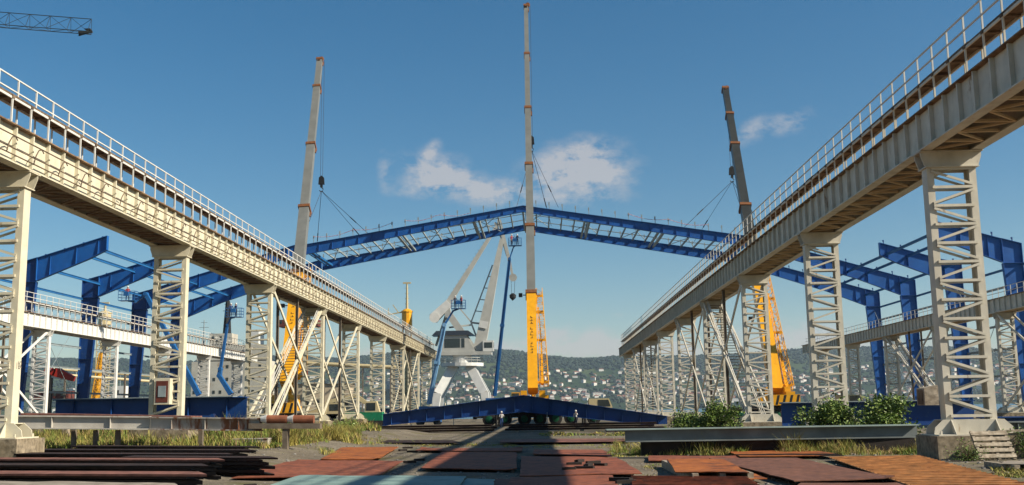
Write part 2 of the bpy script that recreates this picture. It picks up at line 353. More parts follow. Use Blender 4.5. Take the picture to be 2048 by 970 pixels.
# far wood: one mass of crowns
mb = MB(); ico = []
ph = (1 + 5 ** .5) / 2
for a, b in ((1, ph), (-1, ph), (1, -ph), (-1, -ph)): ico += [(0, a, b), (a, b, 0), (b, 0, a)]
import itertools
icv = [Vector(v).normalized() for v in ico]
icf = [t3 for t3 in itertools.combinations(range(12), 3) if all((icv[t3[i]] - icv[t3[j]]).length < 1.2 for i, j in ((0, 1), (1, 2), (0, 2)))]
rnd = random.Random(3); cnt = 0
while cnt < 15000:
    y = rnd.uniform(SH + 10, 3500); x = rnd.uniform(-.56, .5) * y; t = (y - SH) / 1250
    dn = 1.0 if t > .66 + .14 * noise.noise(Vector((x * .002, 1, 1))) else (.55 if noise.noise(Vector((x * .006, y * .007, 4))) > .02 else .10)
    if rnd.random() > dn: continue
    cnt += 1; r_ = rnd.uniform(3.5, 6.5) if t > .6 else rnd.uniform(2.5, 6); z = hz(x, y)
    mb.add([(x + v.x * r_ * rnd.uniform(.8, 1.35), y + v.y * r_ * rnd.uniform(.8, 1.2), z + r_ * .5 + v.z * r_ * rnd.uniform(.65, 1.25)) for v in icv], icf)
tag(mb.build('far_wood', 'wood_crowns'), 'dark wood covering the hills across the bay', 'wood', kind='stuff')
# houses on the far slope
def house_mesh(w_, d_, h_, rh, rm, wm):
    mb = MB(); mb.box(-w_ / 2, -d_ / 2, -4, w_ / 2, d_ / 2, h_)
    for i in range(max(2, int(w_ / 3.2))):
        x = -w_ / 2 + (i + .5) * w_ / max(2, int(w_ / 3.2)); mb.cur = 2
        for zz in ([1.2, 4.2] if h_ > 5 else [1.2]): mb.box(x - .5, -d_ / 2 - .05, zz, x + .5, -d_ / 2 + .1, zz + 1.3)
    mb.cur = 1; e = .7; x, y = w_ / 2 + e, d_ / 2 + e
    mb.add([(-x, -y, h_), (x, -y, h_), (x, y, h_), (-x, y, h_), (-x * .45, 0, h_ + rh), (x * .45, 0, h_ + rh)], [(0, 1, 5, 4), (1, 2, 5), (2, 3, 4, 5), (3, 0, 4), (3, 2, 1, 0)])
    o = mb.build('house', [wm, rm, 'glass']); return o
kinds = [(house_mesh(12, 9, 6, 2.6, 'roof_tile', 'wall_house'), 'white two storey house with red tiled roof on the far slope'),
         (house_mesh(15, 9, 3.5, 2.4, 'roof_tile', 'wall_house'), 'long low white house with red tiled roof on the far slope'),
         (house_mesh(10, 9, 6, 2.2, 'roof_grey', 'wall_house'), 'white two storey house with grey roof on the far slope'),
         (house_mesh(13, 10, 3.4, 2.4, 'roof_tile', 'wall_cream'), 'cream low house with red tiled roof on the far slope'),
         (house_mesh(24, 11, 6, 1.6, 'roof_grey', 'wall_house'), 'long white shed with pale grey roof on the far slope')]
protos = [k[0] for k in kinds]
grp = ['white red roofed houses across the bay', 'low white houses across the bay', 'grey roofed white houses across the bay', 'cream houses across the bay', 'long white sheds across the bay']
hn = [0] * 5; placed = []
rnd = random.Random(11); tries = 0
while len(placed) < 298 and tries < 6000:
    tries += 1
    px = rnd.uniform(640, 2048) if rnd.random() < .9 else rnd.uniform(60, 640)
    hy = 817.5 - .0159 * (px - 1085); q = rnd.random()
    py = hy - (7 + 66 * (q ** 1.25))
    cl = noise.noise(Vector((px * .012, py * .06, 2)))
    if cl < -.08 and rnd.random() < .75: continue
    if py < hy - 56 and rnd.random() < .6: continue
    p = on_hill(px, py)
    if p is None or p.y > 3250: continue
    if any((p - c).length < 17 for c in placed): continue
    placed.append(p); k = rnd.choices(range(5), (6, 5, 5, 4, 2))[0]
    if hn[k] == 0: o = protos[k]
    else: o = protos[k].copy(); COL.objects.link(o)
    hn[k] += 1; s = rnd.uniform(.75, 1.15); o.location = (p.x, p.y, hz(p.x, p.y) + 1.0); o.rotation_euler = (0, 0, rnd.uniform(-.5, .9)); o.scale = (s, s, s * rnd.uniform(.9, 1.1))
    tag(o, kinds[k][1], 'house', grp[k])
tmb = MB(); rnd = random.Random(5); k = 0; tries = 0
while k < 420 and tries < 9000:
    tries += 1; px = rnd.uniform(640, 2048); hy = 817.5 - .0159 * (px - 1085); py = hy - (5 + 70 * rnd.random() ** 1.2)
    if noise.noise(Vector((px * .012, py * .06, 2))) < .02 and rnd.random() < .8: continue
    p = on_hill(px, py)
    if p is None or p.y > 3300 or any((p - c).length < 15 for c in placed): continue
    placed.append(p); k += 1; w2, d2, h2 = rnd.uniform(3.5, 7), rnd.uniform(3, 5), rnd.uniform(2.6, 5.5); zz = hz(p.x, p.y) + .5; a = rnd.uniform(-.5, .8); ca, sa = math.cos(a), math.sin(a)
    T = lambda x, y, z: (p.x + x * ca - y * sa, p.y + x * sa + y * ca, z)
    tmb.cur = 0 if rnd.random() < .8 else 2; tmb.add([T(-w2, -d2, zz - 4), T(w2, -d2, zz - 4), T(w2, d2, zz - 4), T(-w2, d2, zz - 4), T(-w2, -d2, zz + h2), T(w2, -d2, zz + h2), T(w2, d2, zz + h2), T(-w2, d2, zz + h2)], MB.BF)
    tmb.cur = 1 if rnd.random() < .6 else 3; x, y, z = w2 + .5, d2 + .5, zz + h2; tmb.add([T(-x, -y, z), T(x, -y, z), T(x, y, z), T(-x, y, z), T(-x * .5, 0, z + 2), T(x * .5, 0, z + 2)], [(0, 1, 5, 4), (1, 2, 5), (2, 3, 4, 5), (3, 0, 4), (3, 2, 1, 0)])
tag(tmb.build('far_town', ['wall_house', 'roof_tile', 'wall_cream', 'roof_grey']), 'rest of the small pale houses of the town across the bay', 'town', kind='stuff')
# ------------------------------------------------------------------ crane runways
T0, TP = 39.5, 18.7
YEND = 199.0
ZB, ZT = 11.4, 12.9
def tower_parts(xi, xo, mcol, side, dz0=0.0):
    """one laced tower at y=0: two legs, lacing, head, steel base, concrete footing; xi inner x, xo outer x"""
    s = 1 if xo > xi else -1; L = []
    for x in (xi + s * .31, xo - s * .31):
        mb = MB(); z0, z1 = 1.37 + dz0, 10.80
        for yy_ in (-.26, .23): mb.box(x - .13, yy_, z0, x + .13, yy_ + .03, z1)
        mb.box(x - .015, -.23, z0, x + .015, .23, z1)
        xf = (xi if abs(x - xi) < abs(x - xo) else xo); q = 1 if xf > (xi + xo) / 2 else -1
        mb.box(x + q * .13 - q * .03, -.229, z0, x + q * .13, .229, z1)
        L.append(('leg', mb, mcol))
    mb = MB(); a, b = xi + s * .34, xo - s * .34; n = 13; zs = 1.5 + dz0; dz = (10.72 - zs) / n
    for yf in (-.29, .29):
        o = .0
        for i in range(n + 1):
            z = zs + i * dz; mb.bar((a, yf + o, z), (b, yf + o, z), .06, .10)
            
            if i < n:
                z2 = z + dz * .86; z1_ = z + dz * .14
                if i % 2: mb.bar((a, yf, z1_), (b, yf, z2), .05, .09)
                else: mb.bar((b, yf, z1_), (a, yf, z2), .05, .09)
    L.append(('lacing', mb, mcol))
    mb = MB()   # head: trapezoid haunch under the girder
    e = .12
    for yy_ in (-.33, .29):
        mb.prism([(xi + s * .10, yy_, 10.80), (xi - s * .04, yy_, 11.2), (xi - s * .04, yy_, ZB - .04), (xo + s * .04, yy_, ZB - .04), (xo + s * .04, yy_, 11.2), (xo - s * .10, yy_, 10.80)], (0, .04, 0))
    mb.box(xi - s * .08, -.46, ZB - .045, xo + s * .08, .46, ZB - .012); mb.box(xi + s * .1, -.42, 10.76, xo - s * .1, .42, 10.80)
    L.append(('head', mb, mcol))
    mb = MB()
    lo, hi = min(xi, xo) - .35, max(xi, xo) + .35; z0, z1 = .80 + dz0, 1.37 + dz0
    mb.box(lo, -.9, z0, hi, .9, z0 + .05)
    for yy_ in (-.42, .38):
        mb.prism([(lo, yy_, z0 + .05), (lo + .05, yy_, z0 + .3), (lo + .35, yy_, z1), (hi - .35, yy_, z1), (hi - .05, yy_, z0 + .3), (hi, yy_, z0 + .05)], (0, .04, 0))
    for x in (xi + s * .3, xo - s * .3, (xi + xo) / 2):
        for sg in (-1, 1):
            if x == (xi + xo) / 2: continue
            mb.prism([(x - .015, sg * .42, z0 + .05), (x - .015, sg * .85, z0 + .05), (x - .015, sg * .42, z1)], (.03, 0, 0))
        mb.box(x - .26, -.38, z1 - .03, x + .26, .38, z1)
    for x in (lo + .15, (lo + hi) / 2 - .25, (lo + hi) / 2 + .25, hi - .15):
        for sg in (-1, 1): mb.box(x - .035, sg * .7 - .035, z0 + .05, x + .035, sg * .7 + .035, z0 + .17)
    L.append(('base', mb, mcol))
    mb = MB(); mb.box(lo - .15, -1.1, -.3, hi + .15, 1.1, .80 + dz0); L.append(('footing', mb, 'concrete'))
    return L
def runway(name, label, xi, xo, mcol, deck, braces, stairs, y0, rails, towers, conduit=False, topm='topflange', under='bounce_under'):
    s = 1 if xo > xi else -1
    root = empty(name, label, 'crane runway', (xi, T0, 0)); off = Vector((-xi, -T0, 0))
    def B(mb, nm, m):
        o = mb.build(nm, m); o.parent = root; o.location = off; return o
    # girder: two plate webs, flanges, stiffeners
    mb = MB(); tf = .05
    for k, x in ((0, xi), (1, xo)):
        xx = x + (s * .14 if k == 0 else -s * .14)
        mb.box(xx - .012, y0, ZB + tf, xx + .012, YEND, ZT - tf)
        mb.box(xx - .22, y0, ZB, xx + .22, YEND, ZB + tf)
        sg = -s if k == 0 else s; y = y0 + .6
        while y < YEND:
            mb.box(xx + sg * .014, y - .04, ZB + tf, xx + sg * .17, y + .04, ZT - tf); y += TP / 14
    g = B(mb, 'girder', mcol)
    mb = MB(); mb.box(xi - s * .1, y0, ZT - tf + .001, xo + s * .1, YEND, ZT); B(mb, 'top_plate', topm)
    mb = MB(); y = y0 + .5; k = 0
    while y < YEND - 1.4:
        mb.bar((xi + s * .36, y, ZB + .08), (xo - s * .36, y, ZB + .08), .10, .10)
        a, b = (xi + s * .36, xo - s * .36) if k % 2 else (xo - s * .36, xi + s * .36)
        mb.bar((a, y, ZB + .07), (b, y + 1.33, ZB + .07), .08, .08); y += TP / 14; k += 1
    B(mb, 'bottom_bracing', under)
    if deck:
        mb = MB(); rr = random.Random(5); xa, xb = xi + s * .30, xi + s * .87; ZD = 14.0
        for x in (xa, xb):
            y = y0 + .3
            while y < YEND - 3: mb.box(x - .03, y - .03, ZT, x + .03, y + .03, ZD + .08); y += TP / 12.5
            mb.box(x - .025, y0, ZD, x + .025, YEND - 2.5, ZD + .09)
        y = y0 + .3
        while y < YEND - 3: mb.bar((xa, y, ZT + .28), (xb, y, ZT + .28), .05, .05); y += TP / 12.5
        B(mb, 'walkway_frame', 'white_rail' if mcol != 'cream_shade' else 'cream_shade')
        mb = MB(); y = y0
        while y < YEND - 2.5:
            l = TP / 12.5 * 1; mb.box(xa - s * .02, y, ZD + .10 + rr.uniform(-.015, .015), xb + s * .02, y + l - .02, ZD + .17 + rr.uniform(-.01, .02)); y += l
        y = y0 + .3
        while y < YEND - 3: mb.box(xa - s * .06, y - .09, ZD + .02, xb + s * .06, y + .09, ZD + .14); y += TP / 12.5
        B(mb, 'walkway', 'plank')
    zr, xr, zd = rails
    mb = MB(); y = y0 + .3
    while y < YEND - 2.4: mb.box(xr - .028, y - .028, zd, xr + .028, y + .028, zr); y += TP / 12.5
    for z in (zr, zd + (zr - zd) * .5): mb.box(xr - .026, y0, z - .026, xr + .026, YEND - 2.4, z + .026)
    B(mb, 'handrail', 'white_rail' if mcol != 'cream_shade' else 'white_rail')
    if conduit:
        mb = MB(); xc = xi - s * .24
        for z in (11.62, 11.86, 12.34): mb.tube([(xc, y0, z), (xc, YEND - 2, z)], .028, 5)
        y = y0 + .9
        while y < YEND - 3:
            for dz_ in (0,):
                pts = [(xc - s * .05 , y + .0, 11.62), (xc - s * .10, y + .05, 11.95), (xc - s * .12, y + .22, 12.2), (xc - s * .10, y + .5, 12.28), (xc - s * .05, y + .75, 12.2)]
                mb.tube(pts, .024, 5)
            y += TP / 9
        B(mb, 'pipe_rail', 'plank')
    # towers
    proto = None
    for k in towers:
        y = T0 + k * TP
        tw = bpy.data.objects.new('tower', None); COL.objects.link(tw); tw.parent = root; tw.location = (0, y - T0, 0)
        if proto is None:
            for nm, mbx, mm in tower_parts(0, xo - xi, mcol, s, .40 if s < 0 else 0): mbx.build(nm, mm, tw)
            proto = tw
        else:
            for ch in proto.children: c = ch.copy(); COL.objects.link(c); c.parent = tw
    for k in braces:
        ya, yb = T0 + k * TP + .3, T0 + (k + 1) * TP - .3; ym = (ya + yb) / 2
        for x in (xi + s * .3, xo - s * .3):
            mb = MB()
            mb.bar((x - .06, ya, 1.5), (x - .06, yb, 11.2), .10, .26, upv=(0, 0, 1)); mb.bar((x + .06, yb, 1.5), (x + .06, ya, 11.2), .10, .26)
            mb.box(x - .1, ym - .35, 6.1, x - .13, ym + .35, 6.7)
            B(mb, 'cross_brace', mcol)
            mb = MB(); ibeam(mb, (x + .2 * s, ym, 0), (x + .2 * s, ym, ZB), .22, .2, upv=(1, 0, 0)); B(mb, 'post', 'dark_post')
    for k in stairs:
        ya, yb = T0 + k * TP + .6, T0 + (k + 1) * TP - .9; za, zb = .1, 11.0
        st = bpy.data.objects.new('stair', None); COL.objects.link(st); st.parent = root
        xa, xb = xi + s * .45, xo - s * .55
        mb = MB()
        for x in (xa, xb): mb.bar((x, ya, za), (x, yb, zb), .05, .28)
        c = mb.build('stringer', mcol, st); c.location = off
        mb = MB(); n = 44
        for i in range(n):
            t = (i + .5) / n; mb.box(xa + s * .03, ya + (yb - ya) * t - .13, za + (zb - za) * t, xb - s * .03, ya + (yb - ya) * t + .13, za + (zb - za) * t + .04)
        c = mb.build('tread', 'dark_post', st); c.location = off; c['kind'] = 'stuff'; del c['kind']
        mb = MB()
        for x in (xa, xb):
            for h in (.55, 1.05): mb.bar((x, ya, za + h), (x, yb, zb + h * .6), .045, .045)
            for i in range(12):
                t = i / 11; mb.bar((x, ya + (yb - ya) * t, za + (zb - za) * t), (x, ya + (yb - ya) * t, za + (zb - za) * t + 1.0 * (1 - .4 * t)), .04, .04)
        c = mb.build('stair_rail', 'white_rail', st); c.location = off
    return root
XR, XL = 14.5, -19.7
runway('crane_runway', 'tall grey cream crane runway at right, its shaded ribbed girder on laced towers', XR, XR + 2.2, 'cream_shade', True, (2, 3, 6), (2,), -16, (15.2, XR + .30, 14.15), range(-2, 9))
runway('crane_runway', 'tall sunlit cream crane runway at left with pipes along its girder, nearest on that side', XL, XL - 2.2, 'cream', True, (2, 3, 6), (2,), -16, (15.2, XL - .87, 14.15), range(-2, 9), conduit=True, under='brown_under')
XOL, XOR = XL - 34.2, XR + 34.2
runway('crane_runway', 'white lower-looking crane runway behind the left towers, in front of the leaning blue columns', XOL, XOL - 2.2, 'pale_white', True, (3,), (), -16, (15.2, XOL - .87, 14.15), range(-2, 9), under='pale_white')
runway('crane_runway', 'far crane runway at right edge behind the big tower, beside the right blue columns', XOR, XOR + 2.2, 'cream_shade', False, (3, 5), (5,), -16, (13.95, XOR + .1, 12.9), range(-2, 9))
# ------------------------------------------------------------------ blue hall frames
CX = -2.6
FY = [130.0, 148.8, 167.5, 185.5]
def top_z(x):
    a = abs(x)
    if a <= 36: return 34.6 - (34.6 - 28.9) * a / 36
    return 28.9 - (28.9 - 21.2) * (a - 36) / 26
def rafter(mb, y, x0, x1, d0, d1, stiff=2.1, w_=.5, n=None):
    """plate girder following the roof line from x0 to x1 (relative to centre); d0,d1 depths"""
    seg = [x0] + ([0.0] if x0 < 0 < x1 or x1 < 0 < x0 else []) + [x1]
    def dp(x): return d0 + (d1 - d0) * abs((abs(x) - abs(x0)) / (abs(x1) - abs(x0) if abs(x1) != abs(x0) else 1))
    return seg, dp
def plate_girder(mb, pts, depths, y, w_=.55, st=1.05, taper=True):
    """pts: [(x,z)] along top flange; web at y, stiffeners"""
    for (a, b, da, db) in zip(pts[:-1], pts[1:], depths[:-1], depths[1:]):
        mb.bar((a[0], y, a[1] - .03), (b[0], y, b[1] - .03), w_, .06, upv=(0, 0, 1))
        mb.bar((a[0], y, a[1] - da + .03), (b[0], y, b[1] - db + .03), w_, .06, upv=(0, 0, 1))
        mb.prism([(a[0], y - .012, a[1] - .06), (b[0], y - .012, b[1] - .06), (b[0], y - .012, b[1] - db + .06), (a[0], y - .012, a[1] - da + .06)], (0, .024, 0))
        L = abs(b[0] - a[0]); n = max(1, int(L / st))
        for i in range(n):
            t = (i + .5) / n; x = a[0] + (b[0] - a[0]) * t; zt = a[1] + (b[1] - a[1]) * t - .065; zb = zt - (da + (db - da) * t) + .13
            for sg in (-1, 1):
                mb.prism([(x - .012, y + sg * .013, zt), (x - .012, y + sg * (w_ * .18), zt), (x - .012, y + sg * (w_ * .46), zb), (x - .012, y + sg * .013, zb)], (.024, 0, 0))
def cleats(mb, xs, y, h=1.0):
    for x in xs:
        z = top_z(x - CX); mb.bar((x, y, z), (x, y, z + h * .6), .10, .10); mb.bar((x - .03, y, z + h * .55), (x - .03, y, z + h), .20, .08)
def wall(side):
    cx_ = CX - 1.4 if side < 0 else CX
    s = side; lab = 'left' if s < 0 else 'right'
    root = empty('hall_wall_frame', 'row of blue portal columns with cantilevered roof stubs standing at %s behind the runways' % lab, 'steel frame', (cx_ + s * 62, FY[0], 0))
    off = -root.location
    def B(mb, nm, m): o = mb.build(nm, m, root); o.location = off; return o
    for i, y in enumerate(FY):
        mb = MB(); xo = cx_ + s * 62
        # column, tapered plate girder standing up
        zk = 21.2; wt, wb = 2.4, 1.2
        mb.prism([(xo, y - .012, -.1), (xo, y - .012, zk), (xo - s * wt, y - .012, zk + .66), (xo - s * wt, y - .012, zk - 2.4), (xo - s * wb, y - .012, -.1)], (0, .024, 0))
        mb.bar((xo, y, -.1), (xo, y, zk), .6, .06, upv=(1, 0, 0)); mb.bar((xo - s * wb, y, -.1), (xo - s * wt, y, zk - 2.4), .6, .06, upv=(1, 0, 0))
        for z in (3, 6.5, 10, 13.5, zk - 2.4):
            wz = wb + (wt - wb) * z / zk
            for sg in (-1, 1): mb.box(xo, y + sg * .014, z - .02, xo - s * wz, y + sg * .28, z + .02)
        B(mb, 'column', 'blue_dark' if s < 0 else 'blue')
        mb = MB(); xin = (36.6 if s > 0 else 35.2) if i >= 2 else 50.8
        tip = top_z(xin); kd = 2.5; td = 1.7 if i >= 2 else 1.85
        pts = [(xo - s * 2.41, zk + .70), (cx_ + s * 53, top_z(53)), (cx_ + s * xin, tip)]
        plate_girder(mb, pts, [3.0, 2.3, td], y, st=3.2); mb.bar((xo + s * .02, y, zk + .02), (xo - s * 2.42, y, zk + .70), .6, .06)
        for sg in (-1, 1):
            mb.box(xo - s * 2.4, y + sg * .014, zk - 2.2, xo - s * 2.34, y + sg * .28, zk + .6)
        mb.box(cx_ + s * xin, y - .3, tip - td, cx_ + s * xin - s * .05, y + .3, tip)
        B(mb, 'rafter', 'blue')
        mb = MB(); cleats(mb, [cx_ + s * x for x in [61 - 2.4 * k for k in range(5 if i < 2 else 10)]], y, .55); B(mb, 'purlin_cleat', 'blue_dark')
    for z in (5.2, 8.6, 11.6, 14.2, 16.4, 18.6):
        mb = MB(); ibeam(mb, (cx_ + s * 61.9, FY[0] - 40, z), (cx_ + s * 61.9, FY[3] + .2, z), .28, .2); B(mb, 'girt', 'galv' if z < 18 else 'blue_light')
    for x, d in ((59.5, 1.2), (54.5, 1.0), (51.6, 1.5)):
        mb = MB(); z = top_z(x) - d; ibeam(mb, (cx_ + s * x, FY[0], z), (cx_ + s * x, FY[3], z), .35, .22); B(mb, 'tie_beam', 'blue_light')
    for (ya, yb) in ((FY[0], FY[1]), (FY[2], FY[3])):
        mb = MB(); mb.bar((cx_ + s * 61, ya, 1), (cx_ + s * 61, yb, 18), .05); mb.bar((cx_ + s * 61, yb, 1), (cx_ + s * 61, ya, 18), .05); B(mb, 'brace_rod', 'galv')
wall(-1); wall(1)
root = empty('roof_section', 'blue ridge section of the roof, two rafters with purlins, hanging from the three cranes', 'roof section', (CX, FY[2], 30)); off = -root.location
def B(mb, nm, m): o = mb.build(nm, m, root); o.location = off; return o
for y in FY[2:]:
    mb = MB(); plate_girder(mb, [(CX - 36.4, top_z(36.4)), (CX, 34.6), (CX + 36.4, top_z(36.4))], [1.7, 1.05, 1.7], y, st=2.1); B(mb, 'rafter', 'blue')
    mb = MB(); cleats(mb, [CX + k * 2.13 for k in range(-17, 18) if k], y, 1.15); B(mb, 'purlin_cleat', 'galv')
rr = random.Random(2)
for k in range(-16, 17):
    x = CX + k * 2.13; z = top_z(x - CX) - .15
    mb = MB(); mb.bar((x, FY[2], z), (x, FY[3], z), .2, .28); B(mb, 'purlin', 'galv')
    if k < 16:
        x2 = x + 2.13; z2 = top_z(x2 - CX) - .15; mb = MB()
        for t in (.36, .68):
            yy_ = FY[2] + 18 * t; mb.bar((x, yy_, z), (x2, yy_, z2), .34, .08)
        B(mb, 'sag_bar', 'galv')
        if k % 4 == 0: mb = MB(); mb.bar((x, FY[2] + 1, z - .1), (x2 + 2.1, FY[3] - 1, z2 - .1), .09); mb.bar((x2 + 2.1, FY[2] + 1, z2 - .1), (x, FY[3] - 1, z - .1), .09); B(mb, 'wind_brace', 'galv')
for x in (-35.5, -20.5, -8, 0, 10, 22, 35.5):
    for dx in (0, .8):
        mb = MB(); z = top_z(x) - 1.0; mb.bar((CX + x + dx, FY[2], z), (CX + x + dx, FY[3], z), .3, .35); B(mb, 'tie_beam', 'blue_light' if abs(x) > 30 else 'galv')
# safety tape
for (ks, sgn) in ((range(-16, -9), 1), (range(-9, -3), 1), (range(8, 15), 1)):
    ks = list(ks); mb = MB(); pts = []
    for a in range(len(ks) * 3):
        t = a / (len(ks) * 3 - 1); x = CX + (ks[0] + (ks[-1] - ks[0]) * t) * 2.13; pts.append((x, FY[2] - .1, top_z(x - CX) + .95 - .45 * abs(math.sin(t * math.pi * 2)) - (1.6 * max(0, t - .6) if ks[0] == -9 else 0)))
    mb.tube(pts, .035, 4); B(mb, 'safety_tape', 'tape')
# blue girders stored on the ground
def stored(label, xa, xb, y, zt, d, w_=1.0, caps=True):
    root = empty('stored_girder', label, 'steel girder', ((xa + xb) / 2, y, 0)); off = -root.location
    mb = MB(); plate_girder(mb, [(xa, zt), (xb, zt)], [d, d], y, w_=w_, st=2.6)
    o = mb.build('web', 'blue_dark', root); o.location = off
    for t in (.08, .5, .92):
        mb = MB(); x = xa + (xb - xa) * t; mb.box(x - .2, y - .8, -.1, x + .2, y + .8, zt - d); o = mb.build('support_block', 'oldwood', root); o.location = off
    mb = MB(); x = xa
    while x < xb - 1: mb.box(x, y - w_ / 2 - .08, zt + .004, x + 1.55, y + w_ / 2 + .08, zt + .06); x += 1.6
    if caps: o = mb.build('cover_plate', 'galv', root); o.location = off
pa, pb = P(112, 797, 74), P(494, 800, 74)
stored('long dark blue girder on the ground behind the left towers, under the near crane runway', pa.x, pb.x, 74, 3.15, 1.9)
pa, pb = P(1555, 806, 69), P(1932, 806, 69)
stored('long dark blue girder on the ground behind the bushes at right', pa.x, pb.x, 68, 2.1, 1.5)
pa, pb = P(1960, 842, 60), P(2060, 842, 60)
stored('short blue girder end lying beyond the big tower base at right edge', pa.x, pb.x + 8, 60, 1.15, .55, caps=False)
# ridge piece lying on the ground
root = empty('ridge_girder', 'dark blue inverted V ridge girder lying on stands in front of the middle crane', 'steel girder', (-2.0, 124, 0)); off = -root.location
y = 124.0; cxp = P(1047, 790, y); lp, rp = P(766, 828, y), P(1334, 832, y)
mb = MB(); plate_girder(mb, [(lp.x, lp.z), (cxp.x, cxp.z), (rp.x, rp.z)], [1.35, 1.95, 1.25], y, w_=1.25, st=1.9)
o = mb.build('web', 'blue_dark', root); o.location = off
mb = MB()
for t in (.1, .25, .42, .58, .75, .9):
    x = lp.x + (rp.x - lp.x) * t; zb_ = lp.z - 1.35 if t < .2 or t > .8 else 1.0
    ztop = (lp.z + (cxp.z - lp.z) * t * 2 if t < .5 else cxp.z + (rp.z - cxp.z) * (t * 2 - 1)) - 1.6
    if ztop > .2: mb.bar((x, y, -.05), (x, y, ztop), .09); mb.bar((x - .3, y, -.02), (x + .3, y, -.02), .5, .05)
o = mb.build('stand', 'galv', root); o.location = off
# ------------------------------------------------------------------ mobile cranes
def lerp(a, b, t): return Vector(a).lerp(Vector(b), t)
def mobile_crane(label, base, tip, secs, yellow_t, grey, wb, wt, hook_z, slings, carr_dx, cab=True, jib=True, jw=(.3, 1.2)):
    base = Vector(base); tip = Vector(tip); root = empty('mobile_crane', label, 'mobile crane', (base.x, base.y, 0)); off = -root.location
    def B(mb, nm, m, par=root):
        o = mb.build(nm, m, par)
        o.location = off if par is root else (0, 0, 0); return o
    y0 = base.y; bx = base.x + carr_dx
    mb = MB(); mb.box(bx - 8.2, y0 - 1.3, .95, bx + 8.2, y0 + 1.3, 1.75); mb.box(bx - 6, y0 - 1.45, 1.55, bx + 5, y0 + 1.45, 1.9); mb.box(bx - 8.6, y0 - 1.2, .8, bx - 8.2, y0 + 1.2, 1.3)
    B(mb, 'carrier', 'redbrown' if 0 else 'black')
    for i, dx in enumerate((-6.6, -4.7, -2.3, -.4, 1.5, 3.4, 6.2)):
        for sg in (-1, 1):
            wh = MB(); wh.cur = 0
            lathe(wh, (bx + dx, y0 + sg * 1.2 - .25, .8), [(.45, .0), (.78, .03), (.82, .15), (.82, .35), (.78, .47), (.45, .5)], 18, 'y')
            wo_ = B(wh, 'wheel', 'tyre')
            rm = MB(); lathe(rm, (bx + dx, y0 + sg * 1.2 + (-.29 if sg < 0 else .23), .8), [(.18, -.04), (.42, .0), (.44, .06)] if sg < 0 else [(.44, .0), (.42, .05), (.18, .09)], 14, 'y')
            lathe(rm, (bx + dx, y0 + sg * 1.2 + (-.37 if sg < 0 else .31), .8), [(.12, 0), (.13, .06)], 10, 'y')
            rm.build('rim', 'rimgreen', wo_)
    for dx in (-5.6, 5.0):
        mb = MB(); mb.box(bx + dx - .25, y0 - 4, .75, bx + dx + .25, y0 + 4, 1.15)
        for sg in (-1, 1): mb.tube([(bx + dx, y0 + sg * 3.9, .08), (bx + dx, y0 + sg * 3.9, 1.3)], .14, 8); mb.box(bx + dx - .5, y0 + sg * 3.9 - .5, 0, bx + dx + .5, y0 + sg * 3.9 + .5, .1)
        B(mb, 'outrigger', 'black')
    if cab:
        mb = MB(); x = bx + 8.2; mb.prism([(x - 2.6, y0 - 1.3, 1.2), (x + .1, y0 - 1.3, 1.2), (x + .25, y0 - 1.3, 2.1), (x - .15, y0 - 1.3, 3.1), (x - 2.6, y0 - 1.3, 3.1)], (0, 2.6, 0)); cb = B(mb, 'cab', 'camper')
        mb = MB(); mb.prism([(x - 1.5, y0 - 1.33, 2.15), (x + .02, y0 - 1.33, 2.15), (x - .22, y0 - 1.33, 2.95), (x - 1.5, y0 - 1.33, 2.95)], (0, 2.66, 0)); mb.build('window', 'glass', cb)
        mb = MB(); mb.box(x - 5.0, y0 - 1.2, 1.76, x - 2.8, y0 + 1.2, 2.5); B(mb, 'engine_box', 'camper')
    # superstructure
    mb = MB(); lathe(mb, (base.x, y0, 1.9), [(1.2, 0), (1.2, .3)], 18)
    mb.box(base.x - 1.5, y0 - 2.2, 2.2, base.x + 1.5, y0 + 1.8, 2.75); mb.box(base.x - 1.5, y0 - 1.5, 2.75, base.x - .75, y0 + .8, 4.2); mb.box(base.x + .75, y0 - 1.5, 2.75, base.x + 1.5, y0 + .8, 4.2)
    mb.box(base.x + .8, y0 - 2.0, 2.75, base.x + 1.9, y0 - 1.55, 3.6)
    B(mb, 'turntable', 'yellow')
    mb = MB(); mb.box(base.x - 1.9, y0 - 4.4, 1.95, base.x + 1.9, y0 - 2.9, 3.2); cwt = B(mb, 'counterweight', 'yellow')
    for k in range(5):
        mb = MB(); x = base.x - 1.9 + k * .8; mb.prism([(x, y0 - 4.41, 2.0), (x + .3, y0 - 4.41, 2.0), (x + .6, y0 - 4.41, 3.15), (x + .3, y0 - 4.41, 3.15)], (0, .02, 0)); mb.build('stripe', 'black', cwt)
    mb = MB(); mb.box(base.x - 2.6, y0 - 1.6, 2.3, base.x - 1.6, y0 + .4, 4.0); oc = B(mb, 'operator_cab', 'yellow')
    mb = MB(); mb.box(base.x - 2.5, y0 - 1.63, 3.0, base.x - 1.7, y0 - 1.58, 3.9); mb.box(base.x - 2.63, y0 - 1.4, 3.0, base.x - 2.58, y0 + .2, 3.9); mb.build('window', 'glass', oc)
    # boom
    d = (tip - base).normalized(); upv = Vector((0, -1, .6))
    tt = [0] + secs + [1.0]; sx = d.cross(upv).normalized(); uu = sx.cross(d)
